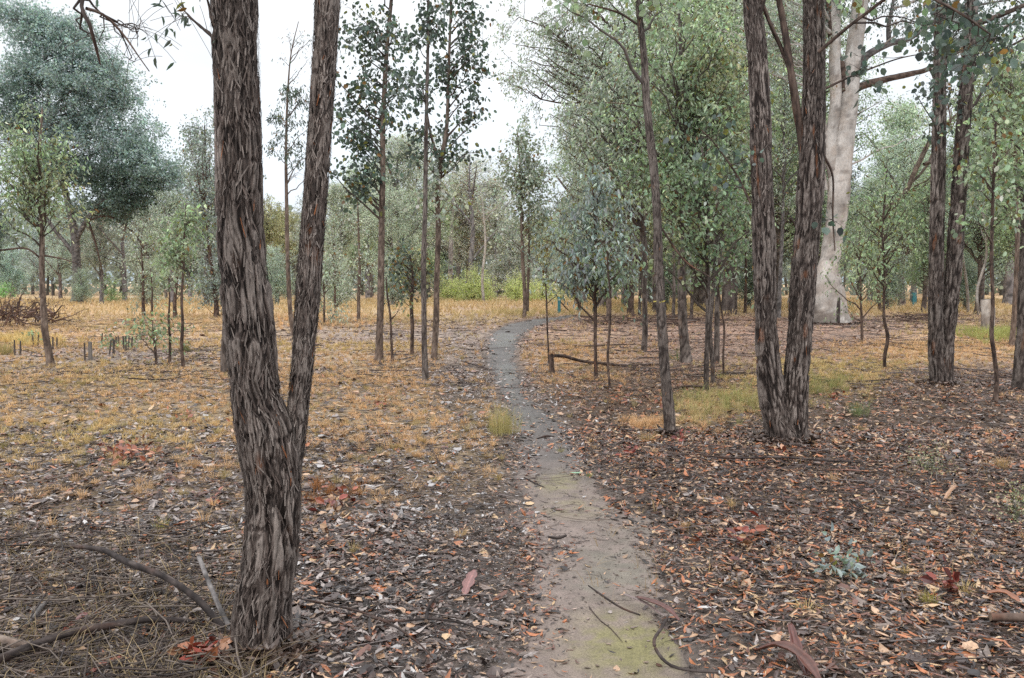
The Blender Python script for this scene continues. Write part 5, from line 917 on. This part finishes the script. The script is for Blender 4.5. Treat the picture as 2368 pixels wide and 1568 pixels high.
cluster('orange leaves before the double trunk', 1800, 1062, 30, 8, 12, OR); cluster('orange cluster between the double trunk and the grass clump', 1925, 925, 26, 8, 14, OR); cluster('red leaves at the very bottom left', 470, 1540, 60, 26, 32, RD + OR, .075, .07)
cluster('red leaf heap in the lower left straw', 180, 1468, 24, 10, 8, RD); cluster('red leaves under the bent branch at left', 480, 1530, 0.1 + 20, 12, 10, RD, .07); cluster('brown leaf pile on the left of the path', 760, 1255, 20, 14, 8, BR); cluster('single rusty leaves at the path edge, right side', 1590, 1250, 30, 10, 5, OR, .07, .02)
cluster('orange leaves by the path at mid distance left', 870, 935, 30, 14, 12, OR); cluster('scattered orange leaves at left of the stakes strip', 560, 995, 30, 12, 8, OR)

# the pale green fallen leaf on the path
q = G(1332, 1097); m = MB(); litter_leaves(m, np.array([[q[0], q[1], q[2] + .015]]), np.array([.3]), np.array([.12]), np.array([.055]), np.array([[.30, .48, .33]]), 0.05, .05)
tag(m.build('fallen_leaf', M_litter), 'pale green leaf on the pink soil of the path', 'leaf')

# individual grass clumps
TG = 'single grass clumps beside the path'
def clump(label, px, py, hpx, n, col, spread=.5, wd=.003):
    g = G(px, py); s = g[1] / F; m = MB(); h = hpx * s
    b = g + rng.normal(0, 1, (max(3, n // 14), 3)) * np.array([h * .16, h * .16, 0]); blades(m, b, 14, h * rng.uniform(.7, 1.1, len(b)), h * spread, wd, np.array(col)); tag(m.build('grass_clump', M_straw, None, g), label, 'grass clump', TG)
clump('upright yellow grass clump on the left edge of the path', 1160, 1002, 92, 330, (.44, .38, .17), .42)
clump('green tussock on litter right of the double trunk', 1988, 962, 50, 170, (.22, .26, .12), .8)
clump('yellow tuft beside the glossy red leaves', 2145, 1400, 48, 90, (.36, .31, .10), .55, .002); clump('yellow green tuft left of the fork, in the litter', 367, 1228, 46, 90, (.38, .36, .13), .45, .002)
clump('dry tuft on the right edge of the path', 1583, 1222, 26, 90, (.36, .22, .09), .8, .002); clump('dry tuft at the narrowing of the path', 1150, 1110, 22, 90, (.36, .27, .12), .9, .002)
clump('dark green clump right of the stakes', 426, 815, 34, 110, (.15, .17, .06), .6, .006); clump('tall straw clump at the far left edge', 15, 820, 44, 200, (.38, .32, .16), .7, .006); clump('dark green clump at the foot of the thickest thicket trunk', 1565, 835, 50, 90, (.14, .17, .07), .9, .005)
clump('straw tuft in front of the taped tree', 1500, 1022, 40, 120, (.42, .30, .15), .9); clump('pale tuft on litter at right edge', 2320, 1085, 40, 110, (.38, .25, .12), .9); clump('small dry tuft mid left of the path', 915, 1040, 24, 110, (.40, .28, .12), .9); clump('small dry tuft further left of the path', 975, 1028, 26, 110, (.42, .28, .12), .8)
clump('short tuft left of the green leaf', 1295, 1045, 16, 60, (.3, .27, .12), 1., .002); clump('short green tuft right of the green leaf', 1363, 1102, 14, 60, (.24, .27, .10), .8, .002); clump('sparse reddish tuft among litter at right', 1570 + 230, 1280, 30, 40, (.36, .2, .1), .7, .002)

# brush pile at left
g = G(70, 757); root = thing('brush_pile', g, 'tangled heap of dead brown branches at the left edge', 'brush pile'); m = MB(); s = g[1] / F
n = 120; x0 = rng.uniform(-90, 130, n); st = np.array([P(a, b, g[1] + c) for a, b, c in zip(x0, rng.uniform(722, 752, n), rng.normal(0, 1, n))])
ang = rng.uniform(-.2, 3.3, n); ln = rng.uniform(20, 80, n) * s; e = st + np.stack([np.cos(ang) * ln, rng.normal(0, .4, n), np.abs(np.sin(ang)) * ln * .8 + .05], 1)
mid = (st + e) / 2 + rng.normal(0, .12, (n, 3)); t = np.linspace(0, 1, 6)[None, :, None]; pp = st[:, None] * (1 - t) ** 2 + 2 * mid[:, None] * t * (1 - t) + e[:, None] * t ** 2; pp[:, 1:] += rng.normal(0, .035, (n, 5, 3))
tubes(m, pp, rng.uniform(.012, .045, (n, 1)) * np.array([[1, .9, .75, .6, .45, .25]]), 6, np.array([.11, .07, .055]) * rng.uniform(.6, 1.4, (n, 1)))
n2_ = 260; ii = rng.integers(0, n, n2_); a = pp[ii, rng.integers(2, 6, n2_)]; b = a + rng.normal(0, .35, (n2_, 3)) + [0, 0, .12]; tubes(m, np.stack([a, (a + b) / 2 + rng.normal(0, .05, (n2_, 3)), b], 1), np.full((n2_, 3), .006), 4, (.07, .045, .04))
m.build('dead_branches', M_bark2, root, g); m = MB(); n3 = 700; pp2 = pp[rng.integers(0, n, n3), rng.integers(2, 6, n3)] + rng.normal(0, .22, (n3, 3)); leaves(m, pp2, rng.normal(0, 1, (n3, 3)), rng.normal(0, 1, (n3, 3)), np.full(n3, .09), np.full(n3, .05), np.array([.12, .07, .055]) * rng.uniform(.6, 1.4, (n3, 1)), 'quad'); m.build('withered_leaves', M_litter, root, g)
g = G(880, 745)
for (px, py, rx, lab) in ((1500, 750, 160, 'low heap of sticks beneath the far thicket'), (2110, 745, 60, 'low stick heap right of the pale gum')):
    g = G(px, py); root = thing('stick_heap', g, lab, 'stick heap'); m = MB(); n = 70 if rx > 100 else 36; s = g[1] / F
    b = np.stack([g[0] + rng.normal(0, rx * .5 * s, n), g[1] + rng.normal(0, .8, n), np.full(n, g[2])], 1); L = rng.uniform(.5, 2, n); p = bent(b[:, :2], rng.uniform(0, 6.28, n), L, rng.uniform(.03, .35, n), 6, .18, .15); tubes(m, p, np.full((n, 6), .012) * rng.uniform(.6, 1.6, (n, 1)), 5, np.array([.09, .06, .05]) * rng.uniform(.6, 1.4, (n, 1))); m.build('sticks', M_bark2, root, g)

# ------------------------------------------------------------------ light, sky, camera
W = bpy.data.worlds.new('World'); SC.world = W; W.use_nodes = True; nt = W.node_tree; N = nt.nodes; Lk = nt.links; bgN = N['Background']
sky = N.new('ShaderNodeTexSky'); sky.sky_type = 'NISHITA'; sky.sun_disc = False; sky.sun_elevation = math.radians(52); sky.sun_rotation = math.radians(200); sky.air_density = 1.5; sky.dust_density = 4
sm = N.new('ShaderNodeMix'); sm.data_type = 'RGBA'; sm.blend_type = 'MULTIPLY'; sm.inputs['Factor'].default_value = 1; sm.inputs[7].default_value = (.1, .1, .1, 1); Lk.new(sky.outputs[0], sm.inputs[6])
tc = N.new('ShaderNodeTexCoord'); sp = N.new('ShaderNodeSeparateXYZ'); Lk.new(tc.outputs['Generated'], sp.inputs[0])
cr = N.new('ShaderNodeValToRGB'); Lk.new(sp.outputs[2], cr.inputs[0]); e = cr.color_ramp.elements
e[0].position = 0; e[0].color = (.60, .68, .78, 1); e[1].position = 1; e[1].color = (1.75, 1.75, 1.78, 1); k = cr.color_ramp.elements.new(.12); k.color = (.72, .78, .85, 1); k = cr.color_ramp.elements.new(.3); k.color = (.84, .86, .88, 1)
nz = N.new('ShaderNodeTexNoise'); nz.inputs['Scale'].default_value = 2.2; nz.inputs['Detail'].default_value = 5; mpp = N.new('ShaderNodeMapping'); mpp.inputs['Scale'].default_value = (1, 1, 3); Lk.new(tc.outputs['Generated'], mpp.inputs[0]); Lk.new(mpp.outputs[0], nz.inputs['Vector'])
rr = N.new('ShaderNodeMapRange'); rr.inputs['From Min'].default_value = .3; rr.inputs['From Max'].default_value = .7; rr.inputs['To Min'].default_value = .84; rr.inputs['To Max'].default_value = 1.1; Lk.new(nz.outputs['Fac'], rr.inputs[0])
cm = N.new('ShaderNodeMix'); cm.data_type = 'RGBA'; cm.blend_type = 'MULTIPLY'; cm.inputs['Factor'].default_value = 1; Lk.new(cr.outputs[0], cm.inputs[6]); Lk.new(rr.outputs[0], cm.inputs[7])
mx = N.new('ShaderNodeMix'); mx.data_type = 'RGBA'; mx.inputs['Factor'].default_value = .88; Lk.new(sm.outputs[2], mx.inputs[6]); Lk.new(cm.outputs[2], mx.inputs[7])
Lk.new(mx.outputs[2], bgN.inputs['Color']); bgN.inputs['Strength'].default_value = 1.5
L = bpy.data.lights.new('sun', 'SUN'); L.energy = .8; L.angle = math.radians(25); L.color = (1, .97, .92); o = bpy.data.objects.new('sun', L); COL.objects.link(o)
o.rotation_euler = (math.radians(38), 0, math.radians(-20 + 0)); o.rotation_euler = Vector((math.sin(math.radians(200)) * -math.cos(math.radians(52)) * -1, math.cos(math.radians(200)) * math.cos(math.radians(52)), math.sin(math.radians(52)))).to_track_quat('Z', 'Y').to_euler()
cam = bpy.data.cameras.new('camera'); cam.lens = 36 * F / 2367; cam.sensor_width = 36; cam.clip_end = 5000; cam.clip_start = .05
co = bpy.data.objects.new('camera', cam); COL.objects.link(co); co.location = (0, 0, EYE + H0); co.rotation_euler = (math.pi / 2 - TH, 0, 0); SC.camera = co
SC.view_settings.view_transform = 'Standard'; SC.view_settings.look = 'None'; SC.view_settings.exposure = 0
SC.render.engine = 'CYCLES'; SC.cycles.max_bounces = 8; SC.cycles.diffuse_bounces = 6; SC.cycles.glossy_bounces = 2; SC.cycles.use_denoising = False
